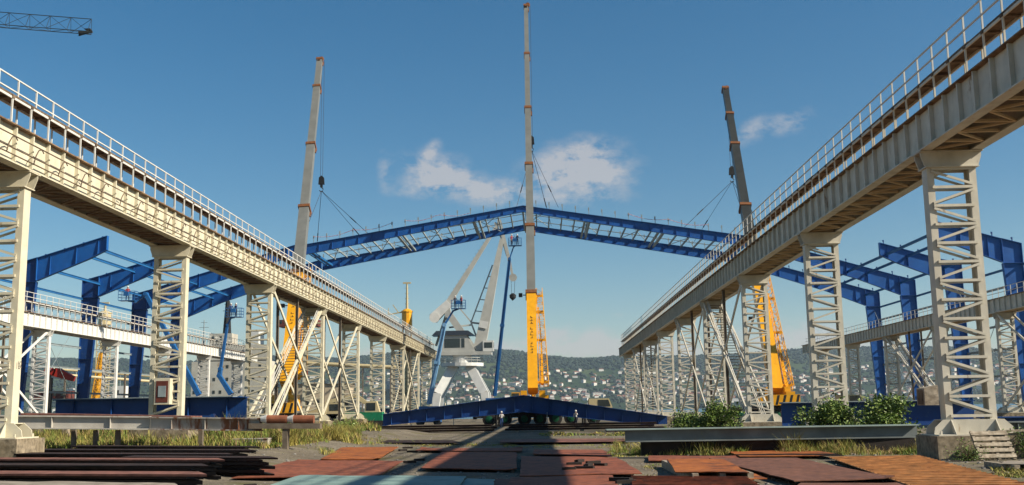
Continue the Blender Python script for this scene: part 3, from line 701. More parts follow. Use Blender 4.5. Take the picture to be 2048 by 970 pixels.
    for i in range(len(tt) - 1):
        t0, t1 = tt[i], tt[i + 1]; wd = wb + (wt - wb) * i / (len(tt) - 2)
        mb = MB(); a, b = lerp(base, tip, t0), lerp(base, tip, t1)
        # rounded hexagonal-ish box profile
        prof = [(-.5, .5), (.5, .5), (.5, -.32), (.28, -.55), (-.28, -.55), (-.5, -.32)]
        vs = [p + sx * (q[0] * wd) + uu * (q[1] * wd * 1.15) for p in (a, b) for q in prof]
        mb.add(vs, [[0, 1, 2, 3, 4, 5][::-1], [6, 7, 8, 9, 10, 11]] + [(k, (k + 1) % 6, 6 + (k + 1) % 6, 6 + k) for k in range(6)])
        for k in range(1, 4):
            p = a.lerp(b, k / 4); mb.bar(p + uu * (wd * .575), p + uu * (wd * .575 + .02), .1, .1)
        sec = B(mb, 'boom_section', 'yellow' if t1 <= yellow_t + 1e-6 else grey)
        if t1 <= yellow_t + 1e-6 and cab:
            mb = MB(); rl = random.Random(4)
            for k in range(13):
                if k in (4, 9): continue
                p = a.lerp(b, .34 + .030 * k) + uu * (wd * .575 + .012); hw = wd * .16
                mb.bar(p - sx * hw, p + sx * hw * rl.uniform(.2, 1), .07, .02, upv=uu)
                mb.bar(p - sx * hw * rl.uniform(-.5, 1), p - sx * hw * rl.uniform(-.5, 1) + d * .26, .07, .02, upv=uu)
            mb.build('lettering', 'black', sec)
        mb = MB(); c1, c0 = b, a.lerp(b, 1 - .5 / (b - a).length)
        mb.bar(c0, c1 + d * .02, wd * 1.22, wd * 1.35, upv=uu); mb.bar(c0 + sx * wd * .55 - uu * wd * .3, c0 + sx * wd * .55 - uu * wd * .3 - d * .9, .2, .25)
        mb.build('collar', 'collar', sec)
    mb = MB(); lathe(mb, (tip.x + .3, tip.y - .2, tip.z + .2), [(.36, 0), (.4, .05), (.36, .1), (.36, .3), (.4, .35), (.36, .4)], 12, 'y'); mb.bar(tip, tip + Vector((.3, .3, .4)), .4, .4); mb.bar(tip - d * .4 + uu * .3, tip - d * .4 + uu * 1.0 - Vector((0, 0, .7)), .4, .3); B(mb, 'boom_head', 'collar')
    # lift cylinder
    mb = MB(); mb.tube([(base.x, y0 + 1.4, 2.7), lerp(base, tip, .16)], .28, 10); B(mb, 'lift_cylinder', 'yellow')
    if jib:
        a = lerp(base, tip, .012) + sx * (-wb * .95) * (1 if sx.x < 0 else -1); b = lerp(base, tip, yellow_t * 1.04) + sx * (-wb * .85) * (1 if sx.x < 0 else -1)
        a += Vector((.25, 0, 0)); mb = MB(); lattice(mb, a, b, jw[1] * .9, jw[1] * .8, 16, .055, upv=uu, w2=.8, h2=.7); mb.bar(a - Vector((.25, 0, 0)), a.lerp(b, .42) - Vector((.1, 0, 0)), .35, .5, w2=.16, h2=.25)
        mb.bar(a.lerp(b, .42) - Vector((.1, 0, 0)), a.lerp(b, .8) - Vector((.25, 0, 0)), .14, .14)
        for t in (.02, .45, .75, .93): p = a.lerp(b, t); mb.bar(p - Vector((.9, 0, 0)), p + Vector((.5, 0, 0)), .3, .35)
        B(mb, 'folded_jib', 'yellow')
    mb = MB(); p = lerp(base, tip, .19) - Vector((wb * .9, 0, 0)); mb.bar(p + Vector((.5, 0, 0)), p, .12, .12); mb.box(p.x - .55, p.y - .3, p.z - .25, p.x - .05, p.y + .3, p.z + .25); B(mb, 'floodlight', 'black')
    # ropes, hook block, slings
    hp = Vector((tip.x + .5, tip.y + .2, hook_z)); mb = MB()
    for dx in (-.22, .22): mb.tube([(hp.x + dx, hp.y, tip.z), (hp.x + dx * .8, hp.y, hook_z + .8)], .03, 4)
    B(mb, 'hoist_rope', 'black')
    mb = MB(); mb.prism([(hp.x - .5, hp.y - .25, hook_z - .3), (hp.x + .5, hp.y - .25, hook_z - .3), (hp.x + .42, hp.y - .25, hook_z + .9), (hp.x, hp.y - .25, hook_z + 1.25), (hp.x - .42, hp.y - .25, hook_z + .9)], (0, .5, 0))
    mb.box(hp.x - .2, hp.y - .2, hook_z - .8, hp.x + .2, hp.y + .2, hook_z - .3); mb.tube([(hp.x, hp.y, hook_z - .8), (hp.x + .3, hp.y, hook_z - 1.1), (hp.x + .22, hp.y, hook_z - 1.5), (hp.x - .15, hp.y, hook_z - 1.55), (hp.x - .32, hp.y, hook_z - 1.3)], .09, 6)
    hk = B(mb, 'hook_block', 'black')
    for (x, y, z) in slings:
        mb = MB(); mb.tube([(hp.x, hp.y, hook_z - 1.4), (x, y, z)], .04, 4)
        q = Vector((hp.x, hp.y, hook_z - 1.4)).lerp(Vector((x, y, z)), .62); q2 = Vector((hp.x, hp.y, hook_z - 1.4)).lerp(Vector((x, y, z)), .74); mb.tube([q, q2], .09, 5)
        mb.build('sling', 'black', hk)
    return root
TY = 175.0
def tt_from_px(base, tip, ys):
    """fractions along base-tip whose picture row is near ys"""
    out = []
    for y in ys:
        lo, hi = 0., 1.
        for _ in range(40):
            m = (lo + hi) / 2; q = lerp(base, tip, m) - CAM; v = H0 / 2 - F * q.dot(up) / q.dot(fw)
            if v > y: lo = m
            else: hi = m
        out.append(lo)
    return out
def hz_at(px, py, Y): return P(px, py, Y).z
b_, t_ = P(1066, 782, 131), P(1052, 12, TY); ss = tt_from_px(b_, t_, [587, 453, 330, 217, 109])
hx = t_.x + .5
mobile_crane('yellow telescopic crane in the middle with near vertical grey boom lifting the roof ridge', b_, t_, ss, ss[0], 'boomgrey', 1.25, .72, hz_at(1055, 285, TY), [(hx - 2.6, FY[2], 34.3), (hx + 4.2, FY[2], 34.2), (hx - 1.6, FY[3], 34.4), (hx + 3.2, FY[3], 34.3)], 1.2)
b_, t_ = P(574, 770, 133), P(640, 120, TY); ss = tt_from_px(b_, t_, [548, 417, 291, 175])
mobile_crane('yellow telescopic crane behind the left runway with pale grey boom leaning right', b_, t_, ss, ss[0], 'boomgrey', 1.55, .95, hz_at(645, 365, TY), [(P(600, 505, FY[2]).x, FY[2], 28.9), (P(738, 452, FY[2]).x, FY[2], 30.4), (P(632, 505, FY[3]).x, FY[3], 29.4), (P(744, 500, FY[3]).x, FY[3], 30.6)], -1.0)
b_, t_ = P(1552, 785, 133), P(1450, 178, TY); ss = tt_from_px(b_, t_, [552, 414, 291, 230])
mobile_crane('yellow telescopic crane behind the right runway with dark boom leaning left', b_, t_, ss, ss[0], 'boomdark', 1.55, .95, hz_at(1451, 346, TY), [(P(1368, 440, FY[2]).x, FY[2], 30.5), (P(1385, 445, FY[3]).x, FY[3], 30.7), (P(1500, 478, FY[2]).x, FY[2], 28.8), (P(1560, 470, FY[3]).x, FY[3], 28.2)], 2.0)
# ------------------------------------------------------------------ people
def person_mesh(pose, top, legs):
    """one continuous skinned figure, 1.75 m tall, facing -Y; arm joints by pose"""
    V_ = {'pel': (0, 0, .95, .15), 'waist': (0, 0, 1.1, .135), 'chest': (0, 0, 1.32, .165), 'neck': (0, 0, 1.48, .06), 'head': (0, -.01, 1.56, .085), 'crown': (0, -.01, 1.68, .09)}
    E = [('pel', 'waist'), ('waist', 'chest'), ('chest', 'neck'), ('neck', 'head'), ('head', 'crown')]
    for sg, nm in ((-1, 'l'), (1, 'r')):
        V_[nm + 'hip'] = (sg * .10, 0, .88, .10); V_[nm + 'kn'] = (sg * .12, -.02, .49, .065); V_[nm + 'an'] = (sg * .13, .02, .09, .045); V_[nm + 'toe'] = (sg * .15, -.15, .04, .04)
        V_[nm + 'sh'] = (sg * .20, 0, 1.40, .062)
        el, ha = pose[nm]
        V_[nm + 'el'] = (*el, .045); V_[nm + 'wr'] = (*ha, .032)
        e = Vector(el); h = Vector(ha); dd = (h - e).normalized(); V_[nm + 'pa'] = (*(h + dd * .08), .035); V_[nm + 'fi'] = (*(h + dd * .15), .018); V_[nm + 'th'] = (*(h + dd * .05 + Vector((-sg * .05, 0, .02))), .014)
        E += [('pel', nm + 'hip'), (nm + 'hip', nm + 'kn'), (nm + 'kn', nm + 'an'), (nm + 'an', nm + 'toe'), ('chest', nm + 'sh'), (nm + 'sh', nm + 'el'), (nm + 'el', nm + 'wr'), (nm + 'wr', nm + 'pa'), (nm + 'pa', nm + 'fi'), (nm + 'pa', nm + 'th')]
    ks = list(V_); me = bpy.data.meshes.new('person'); me.from_pydata([V_[k][:3] for k in ks], [(ks.index(a), ks.index(b)) for a, b in E], []); o = bpy.data.objects.new('tmp', me); COL.objects.link(o)
    sk = o.modifiers.new('s', 'SKIN'); sk.use_smooth_shade = True; sv = me.skin_vertices[0].data
    for i, k in enumerate(ks): r_ = V_[k][3]; sv[i].radius = (r_, r_ * (.72 if k in ('pel', 'waist', 'chest') else 1)); sv[i].use_root = (k == 'pel')
    o.modifiers.new('d', 'SUBSURF').levels = 1
    dg = bpy.context.evaluated_depsgraph_get(); m2 = bpy.data.meshes.new_from_object(o.evaluated_get(dg)); bpy.data.objects.remove(o)
    m2.materials.clear()
    for x in ('skin', top, legs, 'black'): m2.materials.append(MATS[x])
    for p in m2.polygons:
        z = p.center.z; ha = min((p.center - Vector(pose[n][1])).length for n in 'lr')
        p.material_index = 3 if z < .10 else (0 if ha < .17 else (2 if z < .98 else (1 if z < 1.47 else 0)))
    return m2
POSES = [{'l': ((-.27, -.05, 1.14), (-.20, -.28, 1.10)), 'r': ((.27, -.05, 1.14), (.20, -.30, 1.12))}, {'l': ((-.28, .0, 1.12), (-.25, -.05, .86)), 'r': ((.30, -.15, 1.25), (.25, -.35, 1.45))}]
PM = {}
def person(label, loc, rz, pose, top, legs, group=None):
    k = (pose, top, legs)
    if k not in PM: PM[k] = person_mesh(POSES[pose], top, legs)
    o = bpy.data.objects.new('person', PM[k]); COL.objects.link(o); o.location = loc; o.rotation_euler = (0, 0, rz); tag(o, label, 'person', group)
    mb = MB(); lathe(mb, (0, -.01, 1.63), [(.135, 0), (.12, .02), (.115, .08), (.08, .14), (.02, .165)], 12); mb.build('helmet', 'helmet', o, smooth=True)
    mb = MB(); mb.bar((0, -.10, 1.60), (0, -.125, 1.585), .03, .03); mb.bar((-.035, -.095, 1.625), (-.02, -.1, 1.625), .015, .012); mb.bar((.02, -.1, 1.625), (.035, -.095, 1.625), .015, .012); mb.build('nose', 'skin', o)
    return o
# ------------------------------------------------------------------ boom lifts
def boom_lift(label, pts, basket, gy, m1, m2, rads, men, bw=1.9):
    """pts: picture points of the boom joints from turret upwards, at depth gy; basket: centre floor"""
    wp = [P(x, y, gy) for x, y in pts]; root = empty('boom_lift', label, 'boom lift', (wp[0].x, gy, 0)); off = -root.location
    def B(mb, nm, m, par=root):
        o = mb.build(nm, m, par); o.location = off if par is root else (0, 0, 0); return o
    x, y = wp[0].x, gy
    mb = MB(); mb.box(x - 1.6, y - 1.0, .45, x + 1.6, y + 1.0, .95); B(mb, 'chassis', m1)
    for dx in (-1.15, 1.15):
        for sg in (-1, 1): mb = MB(); lathe(mb, (x + dx, y + sg * 1.05 - .18, .48), [(.2, 0), (.46, .02), (.48, .1), (.48, .26), (.46, .34), (.2, .36)], 16, 'y'); B(mb, 'wheel', 'tyre')
    mb = MB(); mb.box(x - 1.3, y - .8, .98, x + 1.3, y + .8, max(1.5, wp[0].z - .3)); B(mb, 'turret', m1)
    for i in range(len(wp) - 1):
        mb = MB(); mb.bar(wp[i], wp[i + 1], rads[i], rads[i] * 1.25, upv=(0, -1, 0), w2=rads[i] * .85, h2=rads[i] * 1.05)
        mb.tube([wp[i + 1] + Vector((0, -rads[i] * .8, 0)), wp[i + 1] + Vector((0, rads[i] * .8, 0))], rads[i] * .48, 10)
        if (wp[i + 1] - wp[i]).length > 8:
            mb.bar(wp[i].lerp(wp[i + 1], .5) , wp[i].lerp(wp[i + 1], .5) + (wp[i + 1] - wp[i]).normalized() * .4, rads[i] * 1.3, rads[i] * 1.6, upv=(0, -1, 0))
            mb.tube([wp[i] + Vector((.3, -rads[i], 0)), wp[i + 1] + Vector((.2, -rads[i] * .6, 0))], .05, 5)
        B(mb, 'boom_arm', m2 if i == len(wp) - 3 or len(wp) == 2 else m1)
    c = P(basket[0], basket[1], gy); h = 1.1; a, b_w = bw / 2, .55
    mb = MB(); mb.box(c.x - a, y - b_w, c.z - .06, c.x + a, y + b_w, c.z); 
    for z in (c.z + .35, c.z + .7, c.z + h):
        for (p, q) in (((-a, -b_w), (a, -b_w)), ((a, -b_w), (a, b_w)), ((a, b_w), (-a, b_w)), ((-a, b_w), (-a, -b_w))): mb.bar((c.x + p[0], y + p[1], z), (c.x + q[0], y + q[1], z), .045)
    for px_, py_ in ((-a, -b_w), (a, -b_w), (a, b_w), (-a, b_w), (0, -b_w), (0, b_w), (-a / 2, b_w), (a / 2, b_w)): mb.bar((c.x + px_, y + py_, c.z), (c.x + px_, y + py_, c.z + h), .045)
    mb.bar(wp[-1], (c.x, y, c.z - .05), .2, .2); mb.box(c.x - .3, y - b_w - .2, c.z + .5, c.x + .3, y - b_w, c.z + 1.0)
    B(mb, 'basket', m1)
    for (dx, lab, rz, po, tp, lg) in men: person(lab, (c.x + dx, y + .05, c.z + .002), rz, po, tp, lg)
boom_lift('pale blue boom lift standing in front of the white harbour crane', [(858, 808), (889, 650), (906, 622)], (917, 617), 141, 'liftblue', 'liftpale', [.58, .25], [(-.45, 'worker in dark clothes at left of the pale blue lift basket', .6, 0, 'cl_dark', 'cl_dark'), (.4, 'worker in dark red at right of the pale blue lift basket', -.8, 1, 'cl_red', 'cl_dark')])
boom_lift('dark blue boom lift reaching up to the roof ridge beside the middle crane', [(989, 792), (1019, 518), (1027, 494)], (1030, 491), 158, 'liftblue', 'liftblue', [.5, .2], [(-.5, 'worker in red in the highest lift basket under the ridge', .9, 1, 'cl_red', 'cl_dark'), (.35, 'worker in dark clothes in the highest lift basket under the ridge', 2.6, 0, 'cl_dark', 'cl_dark')], 2.0)
boom_lift('dark blue articulated lift beside the pale ship at left', [(462, 788), (439, 752), (441, 738), (455, 650), (462, 636)], (469, 634), 131, 'liftblue', 'liftblue', [.55, .5, .32, .2], [(-.5, 'worker in navy at left of the articulated lift basket', .5, 0, 'cl_blue', 'cl_dark'), (.15, 'worker in navy with raised arm on the articulated lift', -.5, 1, 'cl_blue', 'cl_dark')], 2.0)
boom_lift('blue lift with folded jib reaching towards the leftmost blue roof stubs', [(398, 790), (346, 690), (292, 588), (272, 604)], (256, 601), 126, 'liftblue', 'liftblue', [.55, .5, .3], [(-.1, 'lone worker in red brown jacket on the leftmost lift', .3, 0, 'cl_red', 'cl_dark')], 2.0)
person('person in white shirt and blue trousers standing left of the middle crane wheels', (P(1003, 845, 121).x, 121, 0), .3, 0, 'cl_white', 'cl_blue')
person('person in red and white top standing at the right end of the crane wheels', (P(1152, 845, 121).x, 121, 0), -.6, 1, 'cl_white', 'cl_dark')
# ------------------------------------------------------------------ harbour crane
HY = 232.0; K = lambda x, y, dy=0: P(x, y, HY + dy)
root = empty('harbour_crane', 'white and silver luffing harbour crane on a splayed portal beyond the left runway', 'harbour crane', (K(925, 800).x, HY, 0)); off = -root.location; hxc = K(925, 800).x
def B(mb, nm, m, par=None):
    o = mb.build(nm, m, par or root); o.location = off if par is None else (0, 0, 0); return o
for sx_ in (-1, 1):
    for sy in (-1, 1):
        mb = MB(); p0 = (hxc + sx_ * 5.7, HY + sy * 4.4, 0); p1 = (hxc + sx_ * 5.1, HY + sy * 4.2, 5.6); p2 = (hxc + sx_ * 1.7, HY + sy * 1.4, 11.6)
        mb.bar(p0, p1, 1.3, 1.7, upv=(0, 1, 0), w2=1.7, h2=2.0); mb.bar(Vector(p1) - Vector((0, 0, .3)), p2, 1.7, 2.0, upv=(0, 1, 0), w2=1.9, h2=1.9); mb.box(p0[0] - 1.1, p0[1] - 1.4, -.1, p0[0] + 1.1, p0[1] + 1.4, .5)
        B(mb, 'leg', 'white')
mb = MB(); lathe(mb, (hxc, HY, 11.3), [(3.0, 0), (4.7, .1), (4.7, .8), (2.2, .82), (2.0, 3.0)], 24); B(mb, 'ring_platform', 'white')
mb = MB()
for k in range(18):
    t = k * math.pi / 9; t2 = (k + 1) * math.pi / 9; p = Vector((hxc + 4.6 * math.cos(t), HY + 4.6 * math.sin(t), 12.1)); q = Vector((hxc + 4.6 * math.cos(t2), HY + 4.6 * math.sin(t2), 12.1))
    mb.bar(p, p + Vector((0, 0, 1.1)), .09)
    for h in (.55, 1.1): mb.bar(p + Vector((0, 0, h)), q + Vector((0, 0, h)), .09)
B(mb, 'platform_rail', 'silver')
mb = MB(); a, b = K(873, 712), K(984, 712); mb.box(a.x, HY - 2.4, a.z, b.x, HY + 2.4, a.z + .75); B(mb, 'slewing_deck', 'silver')
mb = MB(); zb_ = a.z + .752; a, b = K(880, 700), K(945, 700); zt_ = K(900, 672).z
mb.prism([(a.x, HY - 2.0, zb_), (b.x + .8, HY - 2.0, zb_), (b.x - 1.2, HY - 2.0, zt_), (a.x + .6, HY - 2.0, zt_)], (0, 4, 0)); hs = B(mb, 'machinery_house', 'silver')
mb = MB(); mb.box(a.x + 1.2, HY - 2.04, zb_ + .9, a.x + 4.6, HY - 1.98, zt_ - .7); mb.box(a.x + 4.9, HY - 2.04, zb_ + .9, b.x - 1.6, HY - 1.98, zt_ - .7); mb.build('window', 'glass', hs)
mb = MB(); mb.prism([(a.x - 1.6, HY - 2.3, zt_), (b.x + .6, HY - 2.3, zt_), (b.x - .8, HY - 2.3, zt_ + 1.0), (a.x - .6, HY - 2.3, zt_ + 1.0)], (0, 4.6, 0)); mb.build('roof', 'darkhouse', hs)
mb = MB(); a, b = K(967, 706), K(988, 682); mb.box(a.x, HY - 2.2, a.z + .3, b.x, HY - .2, b.z); cb = B(mb, 'operator_cab', 'white')
mb = MB(); mb.box(a.x + .3, HY - 2.24, a.z + 1.0, b.x - .3, HY - 2.18, b.z - .4); mb.box(b.x - .02, HY - 2.0, a.z + 1.0, b.x + .04, HY - .5, b.z - .4); mb.build('window', 'glass', cb)
mb = MB(); mb.bar(K(958, 702), K(979, 600), 2.6, 2.3, upv=(0, 1, 0), w2=1.9, h2=1.9); mb.bar(K(979, 600), K(1004, 478), 1.9, 1.9, upv=(0, 1, 0), w2=.9, h2=1.0); jb = B(mb, 'main_jib', 'silver')
mb = MB(); c = K(967, 650, -1.3); mb.bar(K(965.5, 656, -1.25), K(968.5, 642, -1.25), .10, 1.9, upv=(1, 0, 0)); mb.build('name_panel', 'white', jb)
mb = MB(); mb.bar(K(893, 612), K(1000, 442), 1.3, 1.1, upv=(0, 1, 0), w2=.6, h2=.6)
for i in range(22): p = K(893, 612).lerp(K(1000, 442), i / 22) + Vector((-.7, 0, .5)); mb.bar(p, p + Vector((.5, 0, -.4)), .08)
B(mb, 'back_stay', 'silver')
mb = MB(); mb.bar(K(866, 638), K(899, 606), 2.2, 1.9, upv=(0, 1, 0), w2=1.7, h2=1.7); mb.tube([K(869, 635, -1.1), K(869, 635, 1.1)], 1.15, 14); B(mb, 'counterweight', 'white')
mb = MB(); mb.bar(K(990, 445), K(1004, 478), .5, .5); mb.bar(K(998, 440), K(1016, 510), .9, .8, upv=(0, 1, 0), w2=.7); mb.bar(K(1016, 510), K(1027, 560), .8, .7, upv=(0, 1, 0), w2=.4); mb.bar(K(1004, 478), K(1014, 512), .35, .35); mb.tube([K(1026, 555, -.4), K(1026, 555, .4)], .9, 12); B(mb, 'fly_jib', 'silver')
mb = MB()
for dx in (-4, 4): mb.tube([K(1026 + dx, 558), K(1026 + dx * .6, 588)], .04, 4)
B(mb, 'hoist_rope', 'black')
mb = MB(); lathe(mb, tuple(K(1025.5, 592)), [(.2, -.9), (.7, -.4), (.75, .2), (.3, .6)], 10); mb.bar(K(1025, 597), K(1025, 601), .3); B(mb, 'hook_block', 'black')
mb = MB(); mb.bar(K(899, 630, -.8), K(948, 700, -.8), 1.5, 1.2, upv=(0, 1, 0)); mb.bar(K(894, 625, .8), K(872, 692, .8), .6, .5); mb.bar(K(899, 630, .8), K(948, 700, .8), 1.0, 1.0); mb.bar(K(898, 655), K(942, 650), .35); mb.bar(K(918, 615), K(943, 645), .3); mb.bar(K(942, 645), K(960, 692), .35); mb.bar(K(942, 645), K(966, 648), .4); mb.bar(K(942, 645), K(985, 530), .28); mb.bar(K(893, 612), K(899, 640), 1.6, 1.4)
for t in (.2, .4, .6, .8): mb.bar(K(942, 645).lerp(K(985, 530), t), K(966, 648).lerp(K(992, 530), t), .2)
B(mb, 'a_frame', 'silver')
# ------------------------------------------------------------------ tower crane jib (top left)
TYc = 120.0; a = P(181, 52, TYc); b = P(0, 38, TYc); dirv = (b - a).normalized(); e = a + dirv * 46; e2 = a + dirv * 58
root = empty('tower_crane', 'dark lattice jib end of a tower crane reaching in at top left', 'tower crane', (e.x, e.y, 0)); off = -root.location
mb = MB(); lattice(mb, a, e, 1.1, 1.75, 18, .05, tri=True); mb.bar(a + Vector((-1.2, -.5, -.95)), a + Vector((.5, -.5, -.95)), .2, .22); mb.bar(a + Vector((-1.6, .5, -.9)), a + Vector((.3, -.5, -.9)), .1, .3); mb.box(a.x - .6, a.y - .3, a.z - .5, a.x + .1, a.y + .3, a.z - .4); B(mb, 'jib', 'boomdark')
mb = MB(); lattice(mb, (e.x, e.y, 0), (e.x, e.y, e.z), 1.8, 1.8, 26, .09, upv=(0, 1, 0)); B(mb, 'mast', 'yellow')
mb = MB(); lattice(mb, e, e2, 1.3, 1.2, 8, .07, tri=True); mb.box(e2.x - 1, e2.y - .9, e2.z - 2.6, e2.x + 1.4, e2.y + .9, e2.z - .6); mb.bar(e, e + Vector((0, 0, 6)), .6); mb.bar(e + Vector((0, 0, 6)), e2, .08); mb.bar(e + Vector((0, 0, 6)), a.lerp(e, .4) + Vector((0, 0, .7)), .08); B(mb, 'counter_jib', 'boomdark')
# ------------------------------------------------------------------ quay side: ships, beacon, small vehicles
def ship(label, px0, px1, Y, hullz, hm, blocks, masts, rz=0, sm='shipcream'):
    a, b = P(px0, 800, Y), P(px1, 800, Y); cx = (a.x + b.x) / 2; root = empty('ship', label, 'ship', (cx, Y, -3)); off = -root.location
    L = (b.x - a.x) / 2; mb = MB()
    outl = [(-1, .0), (-.92, -.12 * 2), (.75, -.24), (1.0, 0), (.75, .24), (-.92, .24)]
    for z0, z1, s0, s1 in ((-3.5, hullz, .93, 1.0),):
        vs = [(cx + p[0] * L * s0, Y + p[1] * L * .5, z0) for p in outl] + [(cx + p[0] * L * s1, Y + p[1] * L * .6, z1) for p in outl]; n = 6
        mb.add(vs, [list(range(n))[::-1], [n + i for i in range(n)]] + [(i, (i + 1) % n, n + (i + 1) % n, n + i) for i in range(n)])
    o = mb.build('hull', hm, root); o.location = off
    for (x0, x1, y0, y1, m) in blocks:
        p, q = P(x0, y1, Y), P(x1, y0, Y); wd = 2.6; mb = MB(); mb.box(p.x, Y - wd, p.z, q.x, Y + wd, q.z); bl = mb.build('superstructure', m, root); bl.location = off
        if q.x - p.x > 2.5:
            mb = MB(); n = int((q.x - p.x) / 1.6); rows = max(1, int((q.z - p.z) / 2.8))
            for r_ in range(rows):
                for i in range(n):
                    if (i + r_) % 3 == 2: continue
                    x = p.x + (i + .5) * (q.x - p.x) / n; z = p.z + (r_ + .45) * (q.z - p.z) / rows; mb.box(x - .3, Y - wd - .05, z, x + .3, Y - wd + .02, z + .8)
            mb.build('window', 'glass', bl)
    for (x, y0, y1, r_, m) in masts:
        p, q = P(x, y1, Y), P(x, y0, Y); mb = MB(); mb.tube([(p.x, Y, p.z), (p.x, Y, q.z)], [r_, r_ * .5], 8); mb.bar((p.x - 1.2, Y, p.z * .3 + q.z * .7), (p.x + 1.2, Y, p.z * .3 + q.z * .7), .12); mb.bar((p.x - .8, Y, p.z * .1 + q.z * .9), (p.x + .8, Y, p.z * .1 + q.z * .9), .1)
        o = mb.build('mast', m, root); o.location = off
ship('large pale ship with rust stained superstructure and black mast behind the left runways', 372, 650, 262, 4.5, 'shipcream',
     [(388, 545, 722, 800, 'shipcream'), (400, 540, 690, 722.5, 'shipcream'), (505, 523, 662, 690.5, 'white'), (425, 470, 668, 690.3, 'shipcream'), (585, 700, 768, 800, 'camper'), (560, 640, 640, 655, 'redbrown')],
     [(454, 602, 668, 1.1, 'black'), (407, 640, 690, .2, 'galv'), (612, 655, 770, .5, 'redbrown')])
ship('tug with dark blue hull and white wheelhouse behind the left towers', 752, 846, 238, 2.5, 'shipblue', [(765, 812, 778, 800, 'shipcream'), (776, 792, 762, 778.5, 'white')], [(783, 738, 762, .15, 'white'), (800, 750, 778, .12, 'galv')], sm='white')
ship('white boat moored beyond the end of the left runway', 826, 866, 240, .6, 'white', [(832, 852, 782, 800, 'white')], [(845, 745, 782, .12, 'white')])
ship('small white motor boat on the water behind the left columns', 222, 268, 250, 1.2, 'white', [(232, 256, 772, 800, 'white')], [(240, 740, 772, .1, 'galv')])
ship('tiny white boat on the water seen under the right runway', 1452, 1484, 262, -.9, 'white', [(1460, 1474, 797, 803, 'white')], [(1467, 785, 797, .06, 'galv')])
ship('red brown barge moored at far left', 56, 196, 246, 1.6, 'redbrown', [(112, 142, 782, 800, 'redbrown'), (72, 98, 786, 800, 'redbrown')], [(150, 745, 800, .18, 'galv')])
# yellow beacon mast
def mast_tower(label, name, px, Y, ytop, ybar0, ybar1, rb, cat):
    p = P(px, ytop, Y); q0 = P(px, ybar1, Y).z; q1 = P(px, ybar0, Y).z; root = empty(name, label, cat, (p.x, Y, 0)); o0 = -root.location
    def B2(mb, nm, m): o = mb.build(nm, m, root); o.location = o0; return o
    mb = MB(); lattice(mb, (p.x, Y, 0), (p.x, Y, q0), rb * 1.6, rb * 1.6, 10, .14, upv=(0, 1, 0)); mb.tube([(p.x, Y, 0), (p.x, Y, q0)], rb * .35, 8); B2(mb, 'tower', 'camper')
    mb = MB(); lathe(mb, (p.x, Y, q0), [(rb * .7, 0), (rb, .3), (rb, (q1 - q0) * .8), (rb * 1.12, (q1 - q0) * .82), (rb * 1.12, (q1 - q0) * .88), (rb * .5, q1 - q0)], 12); B2(mb, 'head', 'yellow' if px > 500 else 'camper')
    mb = MB(); mb.tube([(p.x, Y, q1), (p.x, Y, p.z)], [.3, .18], 8); mb.bar((p.x - .9, Y, p.z), (p.x + .9, Y, p.z), .35)
    for k in range(5): mb.bar((p.x - .5, Y, q1 + (p.z - q1) * k / 5), (p.x + .5, Y, q1 + (p.z - q1) * k / 5), .08)
    mb.bar((p.x, Y, q1 - .5), (p.x - 4.2, Y, q1 - 1.2), .25); mb.bar((p.x - 2.0, Y, q1 - .7), (p.x - 3.2, Y, q1 + 1.0), .2); mb.bar((p.x - 4.2, Y, q1 - 1.2), (p.x - 4.2, Y, q1 + .3), .15)
    B2(mb, 'mast', 'camper')
mast_tower('yellow barrelled mast tower with white pole rising behind the left runway end', 'mast_tower', 814, 236, 566, 618, 655, 1.2, 'mast')
mast_tower('pale yellow pedestal crane head rising behind the white left runway', 'mast_tower', 211, 240, 606, 622, 652, 1.4, 'mast')
root = empty('derrick', 'slanting orange lattice derrick by the barge at left', 'derrick', (P(192, 800, 236).x, 236, 0)); off = -root.location
mb = MB(); lattice(mb, P(190, 798, 236), P(203, 706, 236), 1.3, 1.0, 9, .12, upv=(0, 1, 0), w2=.6); mb.tube([P(190, 798, 236), P(203, 706, 236)], .3, 6); B(mb, 'boom', 'yellow')
mb = MB(); p = P(190, 800, 236); mb.box(p.x - 3, 234, 0, p.x + 3, 238, 3.4); mb.box(p.x - 1.5, 234.5, 3.4, p.x + 1.2, 237.5, 4.6); B(mb, 'cab', 'redbrown')
# red folded loader crane
root = empty('loader_crane', 'bright red folded loader crane arm at far left behind the white runway', 'loader crane', (P(120, 800, 150).x, 150, 0)); off = -root.location; q = lambda x, y: P(x, y, 150)
mb = MB(); mb.bar(q(92, 738), q(112, 746), .9, .8, upv=(0, 1, 0)); mb.bar(q(110, 742), q(148, 758), 1.4, .8, upv=(0, 1, 0), w2=.7); mb.bar(q(96, 745), q(126, 744), .6, .6, upv=(0, 1, 0)); B(mb, 'arm', 'red')
mb = MB(); mb.bar(q(104, 752), q(124, 756), .5, .5); B(mb, 'cylinder', 'white')
mb = MB(); p = q(98, 760); mb.bar((p.x, 150, .9), (p.x, 150, p.z + .8), .8, .8); mb.box(p.x - 1.5, 148.8, .8, p.x + 6, 151.2, 1.3); B(mb, 'truck_bed', 'black')
for dx in (-.6, 1.2, 4.8):
    mb = MB(); lathe(mb, (p.x + dx, 148.6, .5), [(.3, 0), (.5, .03), (.5, .33), (.3, .36)], 14, 'y'); B(mb, 'wheel', 'tyre')
mb = MB(); mb.box(p.x + 4, 148.8, 1.3, p.x + 6.3, 151.2, 3.2); cb = B(mb, 'cab', 'redbrown'); mb = MB(); mb.box(p.x + 4.6, 148.76, 2.2, p.x + 6, 148.82, 2.9); mb.build('window', 'glass', cb)
